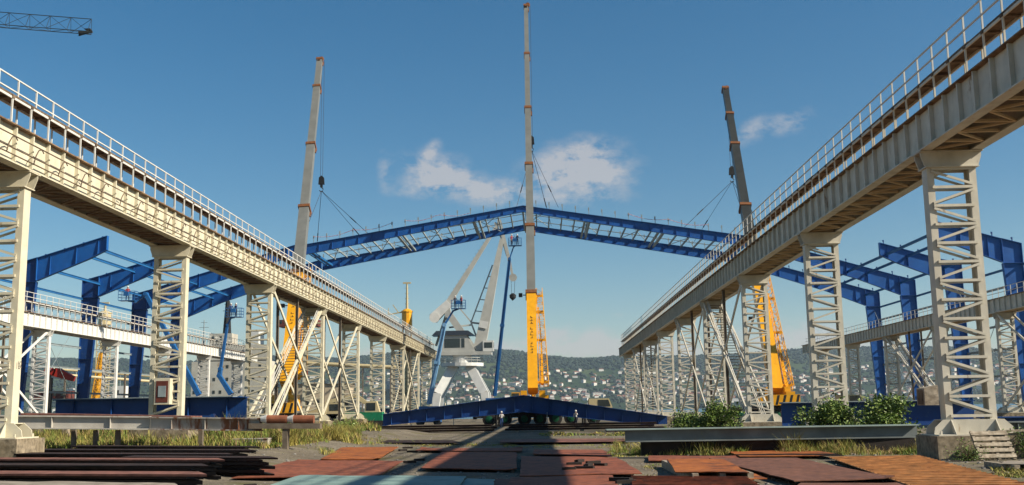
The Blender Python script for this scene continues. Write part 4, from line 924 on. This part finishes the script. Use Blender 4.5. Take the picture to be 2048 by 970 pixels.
# yellow pipe bridge
root = empty('pipe_bridge', 'yellow overhead pipe spanning behind the braced left towers', 'pipe bridge', (P(712, 800, 215).x, 215, 0)); off = -root.location
mb = MB(); mb.tube([P(560, 724, 215), P(792, 735, 215)], .42, 10); B(mb, 'pipe', 'camper')
for x in (575, 722, 785): mb = MB(); p = P(x, 731, 215); lattice(mb, (p.x, 215, 0), (p.x, 215, p.z - .4), .8, .8, 8, .07, upv=(0, 1, 0)); B(mb, 'trestle', 'dark_post')
root = empty('pipe_bridge', 'pair of long thin yellow pipes behind the leftmost blue columns', 'pipe bridge', (P(220, 800, 205).x, 205, 0)); off = -root.location
for dy in (0, 11): mb = MB(); mb.tube([P(90, 736 + dy, 196), P(335, 754 + dy, 214)], .26, 8); B(mb, 'pipe', 'camper')
for x in (130, 250, 330): mb = MB(); p = P(x, 760, 205); mb.bar((p.x, 205, 0), (p.x, 205, p.z + 1.5), .3); B(mb, 'trestle', 'dark_post')
# excavator with green body near left tower bases
root = empty('excavator', 'green and yellow excavator parked behind the left tower bases', 'excavator', (P(730, 830, 128).x, 128, 0)); off = -root.location; p = P(735, 825, 128)
mb = MB(); mb.box(p.x - 1.6, 127, .9, p.x + 1.9, 129, 1.9); mb.box(p.x - 3.4, 127.1, .95, p.x - 1.6, 128.9, 2.0); B(mb, 'body', 'green')
for sg in (-1, 1): mb = MB(); mb.prism([(p.x - 2, 128 + sg * 1.1 - .25, .1), (p.x + 2, 128 + sg * 1.1 - .25, .1), (p.x + 2.4, 128 + sg * 1.1 - .25, .5), (p.x + 2, 128 + sg * 1.1 - .25, .88), (p.x - 2, 128 + sg * 1.1 - .25, .88), (p.x - 2.4, 128 + sg * 1.1 - .25, .5)], (0, .5, 0)); B(mb, 'track', 'tyre')
mb = MB(); mb.prism([(p.x - .2, 127.1, 1.9), (p.x + 1.6, 127.1, 1.9), (p.x + 1.2, 127.1, 3.2), (p.x - .2, 127.1, 3.2)], (0, 1.0, 0)); cb = B(mb, 'cab', 'camper'); mb = MB(); mb.box(p.x, 127.06, 2.1, p.x + 1.1, 127.12, 3.0); mb.build('window', 'glass', cb)
mb = MB(); mb.bar((p.x + 1.4, 128.4, 1.8), (p.x - 1.5, 128.4, 3.9), .35, .5); mb.bar((p.x - 1.5, 128.4, 3.9), (p.x - 5.0, 128.4, 3.2), .3, .45); mb.bar((p.x - 5.0, 128.4, 3.3), (p.x - 5.4, 128.4, 1.4), .28, .35); mb.box(p.x - 6.0, 127.9, .7, p.x - 5.1, 128.9, 1.5); B(mb, 'arm', 'camper')
# cream office cabin at the quay
root = empty('site_cabin', 'long cream cabin behind the left braced towers', 'cabin', (P(655, 820, 190).x, 190, 0)); off = -root.location; a, b = P(598, 820, 190), P(702, 820, 190)
mb = MB(); mb.box(a.x, 189, -.05, b.x, 194, P(650, 768, 190).z); wl = B(mb, 'wall', 'wall_cream'); mb = MB()
for k in range(4): x = a.x + 1 + k * 2.3; mb.box(x, 188.95, 3.0, x + 1.1, 189.02, 4.1)
mb.build('window', 'glass', wl); mb = MB(); zt_ = P(650, 768, 190).z; mb.box(a.x - .3, 188.7, zt_, b.x + .3, 194.3, zt_ + .2); B(mb, 'roof', 'galv')
# ------------------------------------------------------------------ long beams and stands
root = empty('steel_beam', 'long pale I-beam streaked with rust resting on stands in the grass at left', 'steel beam', (P(300, 870, 50).x, 50, 0)); off = -root.location
a, b = P(-90, 843, 49), P(300, 846, 49.6); mb = MB(); ibeam(mb, a, b, .62, .34, .06, .05)
for k in (2, 5, 8): p = lerp(a, b, k / 10); mb.box(p.x - .015, p.y - .15, p.z - .25, p.x + .015, p.y - .03, p.z + .25)
B(mb, 'beam', 'palebeam')
a2, b2 = P(301, 846.5, 49.5), P(524, 849, 48.9); mb = MB(); ibeam(mb, a2, b2, .60, .34, .06, .05)
for k in (2, 5, 8): p = lerp(a2, b2, k / 10); mb.box(p.x - .015, p.y - .15, p.z - .24, p.x + .015, p.y - .03, p.z + .24)
B(mb, 'beam_end', 'rustbeam')
mb = MB()
for x in (148, 192, 236, 402): p = P(x, 870, 50); mb.box(p.x - .10, 49.9, -.1, p.x + .10, 50.1, P(x, 860, 50).z); mb.box(p.x - .3, 49.7, -.1, p.x + .3, 50.3, .05)
a3, b3 = P(440, 863, 50), P(642, 852, 48.7); a3 = P(500, 852, 48.7); mb.bar(a3, b3, .5, .24)
for x in (572,): p = P(x, 857, 48.7); mb.box(p.x - .12, 48.5, -.1, p.x + .12, 48.9, p.z)
B(mb, 'stand', 'dark_post')
root = empty('steel_plate', 'long thin dark plate lying on top of the rust streaked beam at left', 'steel plate', (P(150, 826, 51).x, 51, 2)); off = -root.location
mb = MB(); a, b = P(55, 826, 50.5), P(392, 832, 50.5); mb.prism([a - Vector((0, .7, 0)), b - Vector((0, .7, 0)), b + Vector((0, .9, 0)), a + Vector((0, .9, 0))], (0, 0, -.10)); B(mb, 'plate', 'plate_pink')
for i, (x0, x1, lb) in enumerate(((533, 574, 'short rusty pipe with white end cap resting beside the streaked beam, left one'), (586, 628, 'short rusty pipe with white end cap nearest the green weeds, right one'))):
    root = empty('steel_pipe', lb, 'pipe', (P(x0, 838, 48.5).x, 48.5, P(x0, 846, 48.5).z)); off = -root.location; a, b = P(x0, 838.3, 48.7), P(x1, 838.6, 48.7)
    mb = MB(); mb.tube([a, b], .19, 14); B(mb, 'pipe', 'pipe_rust'); mb = MB(); mb.tube([a - Vector((.25, 0, 0)), a + Vector((.03, 0, 0))], [.13, .21], 14); B(mb, 'end_cap', 'white')
    
# right long beam
root = empty('steel_beam', 'very long grey I-beam with pale green top lying in front of the bushes at right', 'steel beam', (P(1500, 870, 45).x, 45, 0)); off = -root.location
a, b = P(1212, 874, 45), P(1834, 864, 45.6); mb = MB(); mb.bar(a + Vector((.8, 0, .05)), b + Vector((0, 0, .05)), .04, .48); mb.bar(a + Vector((.8, 0, -.2)), b + Vector((0, 0, -.2)), .5, .05)
B(mb, 'web', 'greybeam'); mb = MB(); mb.bar(a + Vector((0, 0, .30)), b + Vector((0, 0, .30)), .62, .05); B(mb, 'top_flange', 'greensteel')
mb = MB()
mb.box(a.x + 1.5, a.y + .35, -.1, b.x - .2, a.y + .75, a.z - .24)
B(mb, 'shade_block', 'offcut')  # near-black block in place of the shadow under the beam
root = empty('steel_beam', 'grey I-beam continuing past the big tower base to the right edge', 'steel beam', (P(2010, 850, 44).x, 44, 0)); off = -root.location
a, b = P(1975, 857, 44), P(2120, 855, 44); mb = MB(); ibeam(mb, a, b, .55, .5, .05, .04)
for k in range(6): p = lerp(a, b, k / 5); mb.box(p.x - .02, p.y - .22, p.z - .22, p.x + .02, p.y - .03, p.z + .22)
B(mb, 'beam', 'greybeam'); mb = MB(); mb.box(a.x + .4, 43.7, -.1, a.x + .8, 44.3, a.z - .28); B(mb, 'support_block', 'oldwood')
# dark stacks of steel sections across the middle
def stack(label, x0, x1, Y, h, n, px0, px1, m='darkrust', dep=1.6):
    a, b = P(px0, 850, Y), P(px1, 850, Y); root = empty('steel_stack', label, 'steel stack', ((a.x + b.x) / 2, Y, 0)); off0 = -root.location; rr = random.Random(int(px0))
    for k in range(n):
        mb = MB(); z = .12 + k * h / n; hh = h / n * .8; xa, xb = a.x + rr.uniform(-.8, .8), b.x + rr.uniform(-1.2, .8)
        for j in range(4): yy_ = Y + j * dep / 4 + rr.uniform(-.05, .05); mb.box(xa, yy_, z, xb, yy_ + .04, z + hh); mb.box(xa, yy_ - .1, z + hh - .03, xb, yy_ + .2, z + hh); mb.box(xa, yy_ - .1, z, xb, yy_ + .2, z + .03)
        o = mb.build('section_layer', m, root); o.location = off0
    mb = MB()
    for t in (.1, .5, .9): x = a.x + (b.x - a.x) * t; mb.box(x - .15, Y - .1, -.1, x + .15, Y + dep, .12)
    o = mb.build('sleeper', 'oldwood', root); o.location = off0
stack('long dark rusty stack of steel sections crossing in front of the ridge girder, left half', 0, 0, 93, .62, 3, 645, 1008)
stack('long dark rusty stack of steel sections crossing in front of the ridge girder, right half', 0, 0, 94, .60, 3, 1000, 1330)
stack('thin dark stack of steel sections on the gravel below the right runway towers', 0, 0, 84, .25, 2, 1215, 1420)
# ------------------------------------------------------------------ plates on the ground
def plate(label, px, m, z=.03, th=.025, ribs=0, name='steel_plate', dun=False, tilt=0):
    z += .03; pts = [G(x, y, z) for x, y in px]; c = sum(pts, Vector()) / len(pts); root = None
    rel = [p - c for p in pts]
    sd = len(label) * 1.7 + px[0][0]
    def sheet(zb):
        mb = MB(); n = 10; q = rel
        for lay in (0, 1):
            for j_ in range(n + 1):
                for i_ in range(n + 1):
                    u, v = i_ / n, j_ / n; p = (q[0].lerp(q[1], u)).lerp(q[3].lerp(q[2], u), v)
                    w = noise.noise(Vector((p.x * .45, p.y * .45, sd))); e = noise.noise(Vector((p.x * 1.6, p.y * 1.6, sd + 5)))
                    mb.v.append((p.x + (e * .05 if i_ in (0, n) else 0), p.y + (e * .06 if j_ in (0, n) else 0), zb + lay * th + .035 * max(w, -.4) + .012 * e + (.05 * (noise.noise(Vector((u * 2, v * 2, sd))) > .25) if i_ in (0, n) and j_ in (0, n) else 0)))
        m_ = n + 1; K_ = m_ * m_
        for j_ in range(n):
            for i_ in range(n):
                a = j_ * m_ + i_; mb.f += [[a, a + m_, a + m_ + 1, a + 1], [K_ + a, K_ + a + 1, K_ + a + m_ + 1, K_ + a + m_]]; mb.mi += [0, 0]
        ring = [i_ for i_ in range(m_)] + [j_ * m_ + n for j_ in range(1, m_)] + [n * m_ + i_ for i_ in range(n - 1, -1, -1)] + [j_ * m_ for j_ in range(n - 1, 0, -1)]
        for k_ in range(len(ring)): a, b = ring[k_], ring[(k_ + 1) % len(ring)]; mb.f.append([a, b, K_ + b, K_ + a]); mb.mi.append(0)
        return mb
    if not ribs and not dun:
        o = sheet(-th / 2).build(name, m); o.location = c; o.rotation_euler = (tilt, 0, 0); tag(o, label, 'steel plate'); return o
    if dun and not ribs:
        root = empty(name, label, 'steel plate', (c.x, c.y, 0)); sheet(c.z - th).build('sheet', m, root)
    else:
        root = empty(name, label, 'steel plate', (c.x, c.y, 0)); mb = MB(); mb.prism([Vector((p.x, p.y, c.z - th)) for p in rel], (0, 0, th)); mb.build('sheet', m, root)

    if ribs:
        mb = MB(); p0, p1, p2, p3 = rel
        for i in range(ribs):
            t = (i + .5) / ribs; a = p0.lerp(p3, t); b = p1.lerp(p2, t); a.z = b.z = c.z + .012; mb.bar(a, b, .055, .03)
        o = mb.build('corrugation', m, root)
    if dun:
        mb = MB(); xs = [p.x for p in rel]; ys = [p.y for p in rel]
        for t in (.2, .5, .8): x = min(xs) + (max(xs) - min(xs)) * t; mb.box(x - .08, min(ys) + .3, -.05, x + .08, max(ys) - .15, c.z - th)
        mb.build('sleeper', 'oldwood', root)
    return root
plate('orange rusty plate near the small grass tuft left of the shadow bands', [(640, 919), (757, 918), (797, 894), (686, 894)], 'plate_orange', .10)
plate('wide red brown plate touching the teal plate on its far side', [(462, 957), (752, 953), (806, 922), (588, 919)], 'plate_red', .05)
plate('pale teal plate at the bottom edge crossed by the shadow', [(470, 995), (900, 995), (932, 953), (602, 950)], 'plate_teal', .16)
plate('narrow teal plate end beyond the pale teal plate in deep shadow', [(905, 978), (985, 978), (990, 960), (934, 958)], 'plate_teal', .09)
plate('red plate lying across the left edge of the broad shadow', [(842, 937), (1033, 939), (1033, 905), (884, 904)], 'plate_red', .06)
plate('thin red plate strip far down the shadow band', [(832, 901), (1043, 902), (1045, 897), (842, 896)], 'plate_red', .05)
plate('red plate carrying the black steel offcuts at shadow right edge', [(1040, 951), (1284, 947), (1234, 915), (1043, 912)], 'plate_red', .06)
plate('thin red plate behind the offcut plate', [(1066, 909), (1226, 912), (1205, 899), (1068, 899)], 'plate_red', .05)
plate('red plate at the bottom centre edge half in shadow', [(1000, 995), (1248, 995), (1226, 951), (1022, 955)], 'plate_red', .05)
plate('dark red plate at bottom between the teal end and the centre plate', [(890, 999), (1010, 999), (1020, 960), (992, 958)], 'plate_purple', .04)
plate('salmon corrugated sheet at the bottom edge right of centre', [(1268, 996), (1560, 996), (1492, 954), (1262, 952)], 'plate_red', .10, ribs=14)
plate('bright orange plate raised on sleepers right of centre', [(1351, 944), (1500, 945), (1448, 918), (1335, 918)], 'plate_orange', .22, dun=True)
plate('large purple brown plate between the orange and the ribbed gold sheet', [(1588, 963), (1790, 957), (1592, 916), (1418, 917)], 'plate_purple', .07)
plate('orange red plate below the weeds, farthest of the right hand plates', [(1480, 913), (1688, 911), (1618, 899), (1456, 902)], 'plate_orange', .07)
plate('big golden ribbed sheet in the lower right corner', [(1905, 1000), (2180, 1000), (1838, 911), (1656, 914)], 'plate_gold', .09, ribs=30)
plate('thin red strip plate joining the far right hand plates', [(1297, 921), (1482, 919), (1470, 911), (1297, 911)], 'plate_red', .05)
plate('red brown plate at the bottom edge under the purple plate', [(1560, 998), (1900, 998), (1838, 966), (1602, 968)], 'plate_purple', .05)
plate('thin pinkish plate crossing the shadow in the middle distance', [(1000, 885), (1262, 883), (1270, 877), (1002, 879)], 'plate_pink', .10)
plate('dark thin plate in the gravel left of the shadow bands', [(708, 885), (925, 886), (905, 881), (716, 880)], 'darkrust', .06)
plate('small triangular orange scrap by the raised plate', [(1495, 957), (1535, 956), (1500, 946), (1490, 950)], 'plate_orange', .05)
plate('grey sand coloured plate along the bottom left edge', [(-120, 1000), (400, 1000), (352, 968), (-100, 960)], 'plate_grey', .62)
plate('small pale offcut plate on the gravel at far right', [(1998, 927), (2075, 929), (2075, 922), (2015, 920)], 'plate_grey', .14, dun=True)
# raised plates in the dark at left: one thing each, near-black sheets for the shade below
lab = ['topmost dark plate of the left foreground, nearest the grass', 'second dark plate from the grass in the left foreground', 'third dark plate from the grass in the left foreground', 'fourth dark plate with thin red edge in the left foreground', 'fifth dark plate with red edge in the left foreground', 'long pinkish plate nearest the sand coloured plate at left', 'dark plate with pale edge reaching farthest right at left']
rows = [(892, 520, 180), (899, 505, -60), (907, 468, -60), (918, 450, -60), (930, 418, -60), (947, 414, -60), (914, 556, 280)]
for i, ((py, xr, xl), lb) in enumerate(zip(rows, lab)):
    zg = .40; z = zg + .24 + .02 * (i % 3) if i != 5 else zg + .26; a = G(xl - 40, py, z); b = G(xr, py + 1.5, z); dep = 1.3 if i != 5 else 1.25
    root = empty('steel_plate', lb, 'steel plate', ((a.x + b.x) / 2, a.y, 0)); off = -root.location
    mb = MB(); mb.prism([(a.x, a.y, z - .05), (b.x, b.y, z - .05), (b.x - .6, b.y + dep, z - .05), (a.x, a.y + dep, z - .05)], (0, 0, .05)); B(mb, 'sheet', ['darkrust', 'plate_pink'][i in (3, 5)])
    mb = MB(); mb.prism([(a.x + .3, a.y + .12, z - .11), (b.x - .5, b.y + .12, z - .11), (b.x - 1.3, b.y + dep - .1, z - .11), (a.x + .2, a.y + dep, z - .11)], (0, 0, .055)); B(mb, 'lower_shade_sheet', 'darkrust')
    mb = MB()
    B(mb, 'lower_shade_sheet', 'darkrust') if 0 else None
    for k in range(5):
        mb = MB(); zz = -.05 + k * (z - .07) / 5; e = random.Random(i * 9 + k).uniform(.1, .45); mb.prism([(a.x + .1, a.y + .10 + .03 * (k % 2), zz), (b.x - e, b.y + .10 + .03 * (k % 2), zz), (b.x - e - .6, b.y + dep, zz), (a.x + .1, a.y + dep, zz)], (0, 0, (z - .07) / 5 * .8)); B(mb, 'lower_shade_sheet', 'offcut')  # near-black layers fill the gap, standing in for its shade
# offcuts on the plates
offs = [(1148, 930, .5, .1), (1168, 938, .6, -.2), (1187, 927, .5, .4), (1200, 932, .4, -.5), (1160, 924, .35, .9), (1138, 940, .4, .2), (1178, 933, .45, 1.2), (815, 897, .5, .2), (826, 905, .6, -.4), (806, 902, .4, .8), (838, 922, .4, .1), (820, 926, .45, .5), (1240, 962, .6, -.5), (1252, 967, .5, .2), (500, 975, .3, .4)]
for i, (x, y, l, rz) in enumerate(offs):
    mb = MB(); mb.prism([(-l / 2, -.05, 0), (l / 2, -.07, 0), (l / 2 + .04, .05, 0), (0, .09, 0), (-l / 2, .06, 0)], (0, 0, .09)); mb.bar((-l / 2, .1, .04), (l / 2, .16, .05), .03, .08)
    o = mb.build('steel_offcut', 'offcut'); o.location = G(x, y, .09); o.rotation_euler = (0, 0, rz)
    g_ = 'offcuts on the red plate by the shadow' if x > 1100 else ('offcuts beside the orange plate' if x > 600 else 'offcuts')
    l_ = 'short black steel offcut on the red plates right of the shadow' if x > 1100 else 'short black steel offcut beside the orange plate left of the shadow' if x > 600 else 'lone black steel offcut between the left plates and the teal plate'
    tag(o, l_, 'offcut', g_)
# rusty white box in left grass
root = empty('rusty_box', 'low white box stained with rust in the left grass', 'box', tuple(G(500, 893, .42))); mb = MB(); mb.box(-.85, 0, 0, .85, .7, .34); mb.build('body', 'rustbeam', root); mb = MB(); mb.box(-.88, -.03, .34, .88, .73, .38); mb.build('lid', 'rustbeam', root)
# switch box hanging on the second left tower, wooden box on big right tower
p = P(331, 785, 58.0); root = empty('switch_box', 'white framed switch box with dark door on the second left tower', 'switch box', tuple(p)); mb = MB(); mb.box(-.42, -.55, -.65, .42, .3, .75); mb.build('case', 'cream', root); mb = MB(); mb.box(-.33, -.57, -.55, .33, -.5, .62); dr = mb.build('door', 'redbrown', root); mb = MB(); mb.box(-.2, -.6, -.25, .22, -.57, .35); mb.build('window', 'galv', dr)
p = P(1857, 792, 39.0); root = empty('switch_box', 'weathered brown box fixed on the side of the big right tower', 'switch box', tuple(p)); mb = MB(); mb.prism([(-.3, -.45, -.33), (.2, -.45, -.33), (.2, -.45, .38), (-.3, -.45, .28)], (0, .8, 0)); mb.build('case', 'oldwood', root); mb = MB(); mb.box(-.33, -.3, -.3, -.3, .2, .22); mb.build('door', 'plank', root)
# wooden pallet leaning on the big footing, planks on top
root = empty('pallet', 'broken weathered pallet leaning on the big concrete footing at right', 'pallet', (15.75, 37.45, .03), rz=.25); root.rotation_euler = (R(-30), 0, .12)
for k in range(5): mb = MB(); mb.box(-.75 + .03 * (k % 2), -.02, .05 + k * .22, .62, .02, .19 + k * .22); mb.build('slat', 'oldwood', root)
for x in (-.7, -.05, .5): mb = MB(); mb.box(x, .021, 0, x + .1, .12, 1.12); mb.build('bearer', 'oldwood', root)
for k in range(2):
    q = [Vector((16.4, 38.55, .83)), Vector((16.7, 38.4, .95))][k]; mb = MB(); mb.bar((-.6, 0, 0), (.75, .1 * k, .02), .2, .07)
    o = mb.build('wooden_board', 'oldwood'); o.location = q; tag(o, ['lower weathered board lying on the big tower base', 'upper weathered board lying askew on the big tower base'][k], 'board')
# stones / rubble
mb = MB(); rnd = random.Random(21)
for _ in range(5200):
    y = 24 + 70 * rnd.random() ** 1.6; x = rnd.uniform(-.55, .5) * y; r_ = rnd.choice((.02, .03, .03, .045, .07)) * rnd.uniform(.7, 1.3)
    vs = [(x + v.x * r_ * rnd.uniform(.6, 1.2), y + v.y * r_ * rnd.uniform(.6, 1.2), gz(x, y) + .01 + v.z * r_ * .6) for v in icv]; mb.add(vs, icf)
tag(mb.build('gravel', 'stone'), 'loose stones scattered over the yard', 'gravel', kind='stuff')
# ------------------------------------------------------------------ vegetation
def blades(name, label, regions, mats):
    mb = MB(); rnd = random.Random(8)
    for (x0, x1, y0, y1, n, h, w_, mi) in regions:
        k = 0; tr = 0
        while k < n and tr < n * 6:
            tr += 1; px, py = rnd.uniform(x0, x1), rnd.uniform(y0, y1); g = G(px, py); g = G(px, py, gz(g.x, g.y)); g = G(px, py, gz(g.x, g.y))
            if noise.noise(Vector((g.x * .9, g.y * .5, 2.2))) < -.12 and rnd.random() < .85: continue
            k += 1; hh = h * rnd.uniform(.3, 1.2) * (.75 + 1.3 * max(-.3, noise.noise(Vector((g.x * .7, g.y * .35, 6))))); mb.cur = 2 if rnd.random() < .22 else (mi if noise.noise(Vector((g.x * .5, g.y * .3, 11))) + rnd.uniform(-.3, .3) > -.1 else 1 - mi)
            for _ in range(5):
                a = rnd.uniform(0, 6.28); lean = rnd.uniform(.2, .95) * hh; bx, by = g.x + rnd.uniform(-.12, .12), g.y + rnd.uniform(-.12, .12); dx, dy = math.cos(a), math.sin(a); z0 = gz(bx, by) - .02
                ww = w_ * rnd.uniform(.6, 1.2); tx, ty = bx + dx * lean, by + dy * lean; H = hh * rnd.uniform(.7, 1.1)
                mb.add([(bx - dy * ww, by + dx * ww, z0), (bx + dy * ww, by - dx * ww, z0), (bx + dx * lean * .4 + dy * ww * .7, by + dy * lean * .4 - dx * ww * .7, z0 + H * .6), (bx + dx * lean * .4 - dy * ww * .7, by + dy * lean * .4 + dx * ww * .7, z0 + H * .6), (tx, ty, z0 + H)], [(0, 1, 2, 3), (3, 2, 4)])
    tag(mb.build(name, mats), label, 'grass', kind='stuff')
blades('grass', 'yellow green weeds and dry grass growing across the yard', [
    (-60, 660, 868, 897, 7000, .50, .018, 0), (90, 560, 866, 880, 3600, 1.0, .022, 0), (-60, 210, 880, 900, 1800, .45, .018, 1), (240, 640, 868, 890, 1400, .9, .022, 1), (560, 720, 866, 893, 2200, .75, .02, 0), (150, 560, 885, 896, 900, .6, .02, 1), (640, 700, 902, 912, 120, .28, .014, 0), (560, 640, 898, 906, 60, .22, .012, 0),
    (640, 800, 880, 894, 250, .25, .015, 0), (740, 1000, 884, 893, 300, .12, .02, 0), (1005, 1230, 890, 896, 260, .10, .02, 0),
    (1225, 1860, 902, 911, 3000, .38, .012, 0), (1240, 1850, 903, 909, 700, .6, .012, 0), (1225, 1860, 880, 900, 1500, .3, .016, 0), (1265, 1490, 903, 910, 2200, .7, .016, 1), (1560, 1600, 903, 909, 200, .8, .012, 0), (1640, 1700, 903, 909, 160, .7, .012, 0), (1740, 1830, 902, 910, 500, .36, .014, 0), (1215, 1300, 902, 914, 260, .16, .018, 0), (1290, 1330, 925, 960, 60, .12, .018, 0), (1350, 1400, 948, 954, 60, .2, .016, 0),
    (1870, 2090, 886, 902, 1500, .22, .014, 1), (1830, 1960, 900, 908, 300, .16, .014, 1), (1990, 2090, 872, 900, 900, .5, .018, 1), (1990, 2090, 932, 956, 500, .12, .016, 1),
    (640, 760, 858, 862, 700, .7, .04, 1), (600, 640, 862, 868, 300, .6, .03, 1), (1080, 1300, 866, 872, 300, .2, .05, 0), (1560, 1800, 866, 872, 600, .5, .03, 0), (1300, 1420, 868, 874, 500, .6, .03, 0)], ['grass_y', 'grass_g', 'grass_b'])
def bush(label, px, Y, w_, h_, n, z0=0.0, lm='leaf_a', seed=1, group=None, ls=.11):
    c = P(px, 850, Y); root = empty('bush', label, 'bush', (c.x, Y, 0), group); rnd = random.Random(seed); st = MB(); tips = []
    for _ in range(16):
        a = rnd.uniform(0, 6.28); r_ = rnd.uniform(.2, 1); tx, ty, tz = math.cos(a) * r_ * w_ / 2, math.sin(a) * r_ * w_ / 3, h_ * rnd.uniform(.45, 1.05) * (1 - .35 * r_)
        m_ = (tx * .35, ty * .35, tz * .5); st.tube([(rnd.uniform(-.2, .2), 0, 0), m_, (tx, ty, tz), (tx * 1.06 + rnd.gauss(0, .05), ty, tz * 1.16)], [.03, .02, .01, .005], 5, cap=False)
        for k in range(5): t = rnd.uniform(.35, 1.0); tips.append((m_[0] + (tx - m_[0]) * t, m_[1] + (ty - m_[1]) * t, m_[2] + (tz - m_[2]) * t))
    st.build('stem', 'stem', root); lf = MB()
    for _ in range(n):
        b = rnd.choice(tips); s = rnd.gauss(0, .26), rnd.gauss(0, .24), rnd.gauss(0, .20); x, y, z = b[0] + s[0], b[1] + s[1], max(.05, b[2] + s[2])
        l = ls * rnd.uniform(.6, 1.3); d = Vector((rnd.gauss(0, 1), rnd.gauss(0, 1), rnd.gauss(.3, .6))).normalized(); u = d.cross(Vector((rnd.gauss(0, .5), rnd.gauss(0, .5), 1))).normalized(); p = Vector((x, y, z)); nn_ = d.cross(u) * l * .12
        lf.cur = 0 if rnd.random() < .6 else 1
        lf.add([p, p + d * l * .5 + u * l * .32 + nn_, p + d * l, p + d * l * .5 - u * l * .32 + nn_], [(0, 1, 2, 3)])
    lf.build('foliage', ['leaf_a', 'leaf_b'], root)
bush('broad leafy bush with shining leaves before the second right tower', 1650, 52, 3.3, 2.5, 5200, seed=1, ls=.17)
bush('broad leafy bush just left of the big right tower', 1762, 51, 3.3, 2.6, 5200, seed=2, ls=.17)
bush('low wide bush between those two at beam height', 1708, 50, 2.0, 1.3, 1800, seed=9)
bush('leafy bush beside the third right tower base', 1432, 62, 2.9, 2.3, 3400, seed=3, ls=.17)
bush('darker small bush left of the third right tower, nearest the lying ridge girder', 1376, 64, 2.6, 1.7, 2400, seed=4, ls=.16)
bush('green weeds bush at the right edge beside the pallet', 2052, 38.5, 1.9, 1.0, 2400, seed=5, ls=.08)
bush('small dark plant under the pallet at right', 1932, 37.3, 1.0, .45, 600, seed=6, ls=.07)
bush('low green bush by the short rusty pipes at left', 690, 84, 3.6, 1.25, 2000, seed=7, ls=.14)
bush('thin weeds standing before the left stored girder', 425, 56, 2.6, 1.9, 260, seed=8, ls=.10)

# number painted on the near left tower leg, faint marks on the middle boom
def text_mesh(name, body, size, m, parent, loc, rot):
    cu = bpy.data.curves.new(name, 'FONT'); cu.body = body; cu.size = size; cu.extrude = .004; cu.align_x = 'CENTER'; cu.align_y = 'CENTER'
    o = bpy.data.objects.new(name, cu); COL.objects.link(o); dg = bpy.context.evaluated_depsgraph_get(); me = bpy.data.meshes.new_from_object(o.evaluated_get(dg)); bpy.data.objects.remove(o)
    me.materials.clear(); me.materials.append(MATS[m]); o = bpy.data.objects.new(name, me); COL.objects.link(o); o.parent = parent; o.location = loc; o.rotation_euler = rot; return o
lr = [o for o in COL.objects if o.get('category') == 'crane runway' and 'pipes along' in o.get('label', '')][0]
text_mesh('number', '12', .34, 'dark_post', lr, (-.105, 0, 3.95), (R(90), 0, R(90)))
# ------------------------------------------------------------------ air
mb = MB(); mb.box(-2900, -80, -9, 2900, 4500, 330); hz_o = mb.build('haze', 'stone'); hz_o['kind'] = 'stuff'
hm = bpy.data.materials.new('haze'); hm.use_nodes = True; t = hm.node_tree; t.nodes.clear(); pv = N(t, 'ShaderNodeVolumePrincipled'); pv.inputs['Color'].default_value = (.62, .78, .95, 1); pv.inputs['Density'].default_value = .000085; pv.inputs['Anisotropy'].default_value = .2
ou = N(t, 'ShaderNodeOutputMaterial'); t.links.new(pv.outputs[0], ou.inputs['Volume']); hz_o.data.materials.clear(); hz_o.data.materials.append(hm); S.cycles.volume_bounces = 0
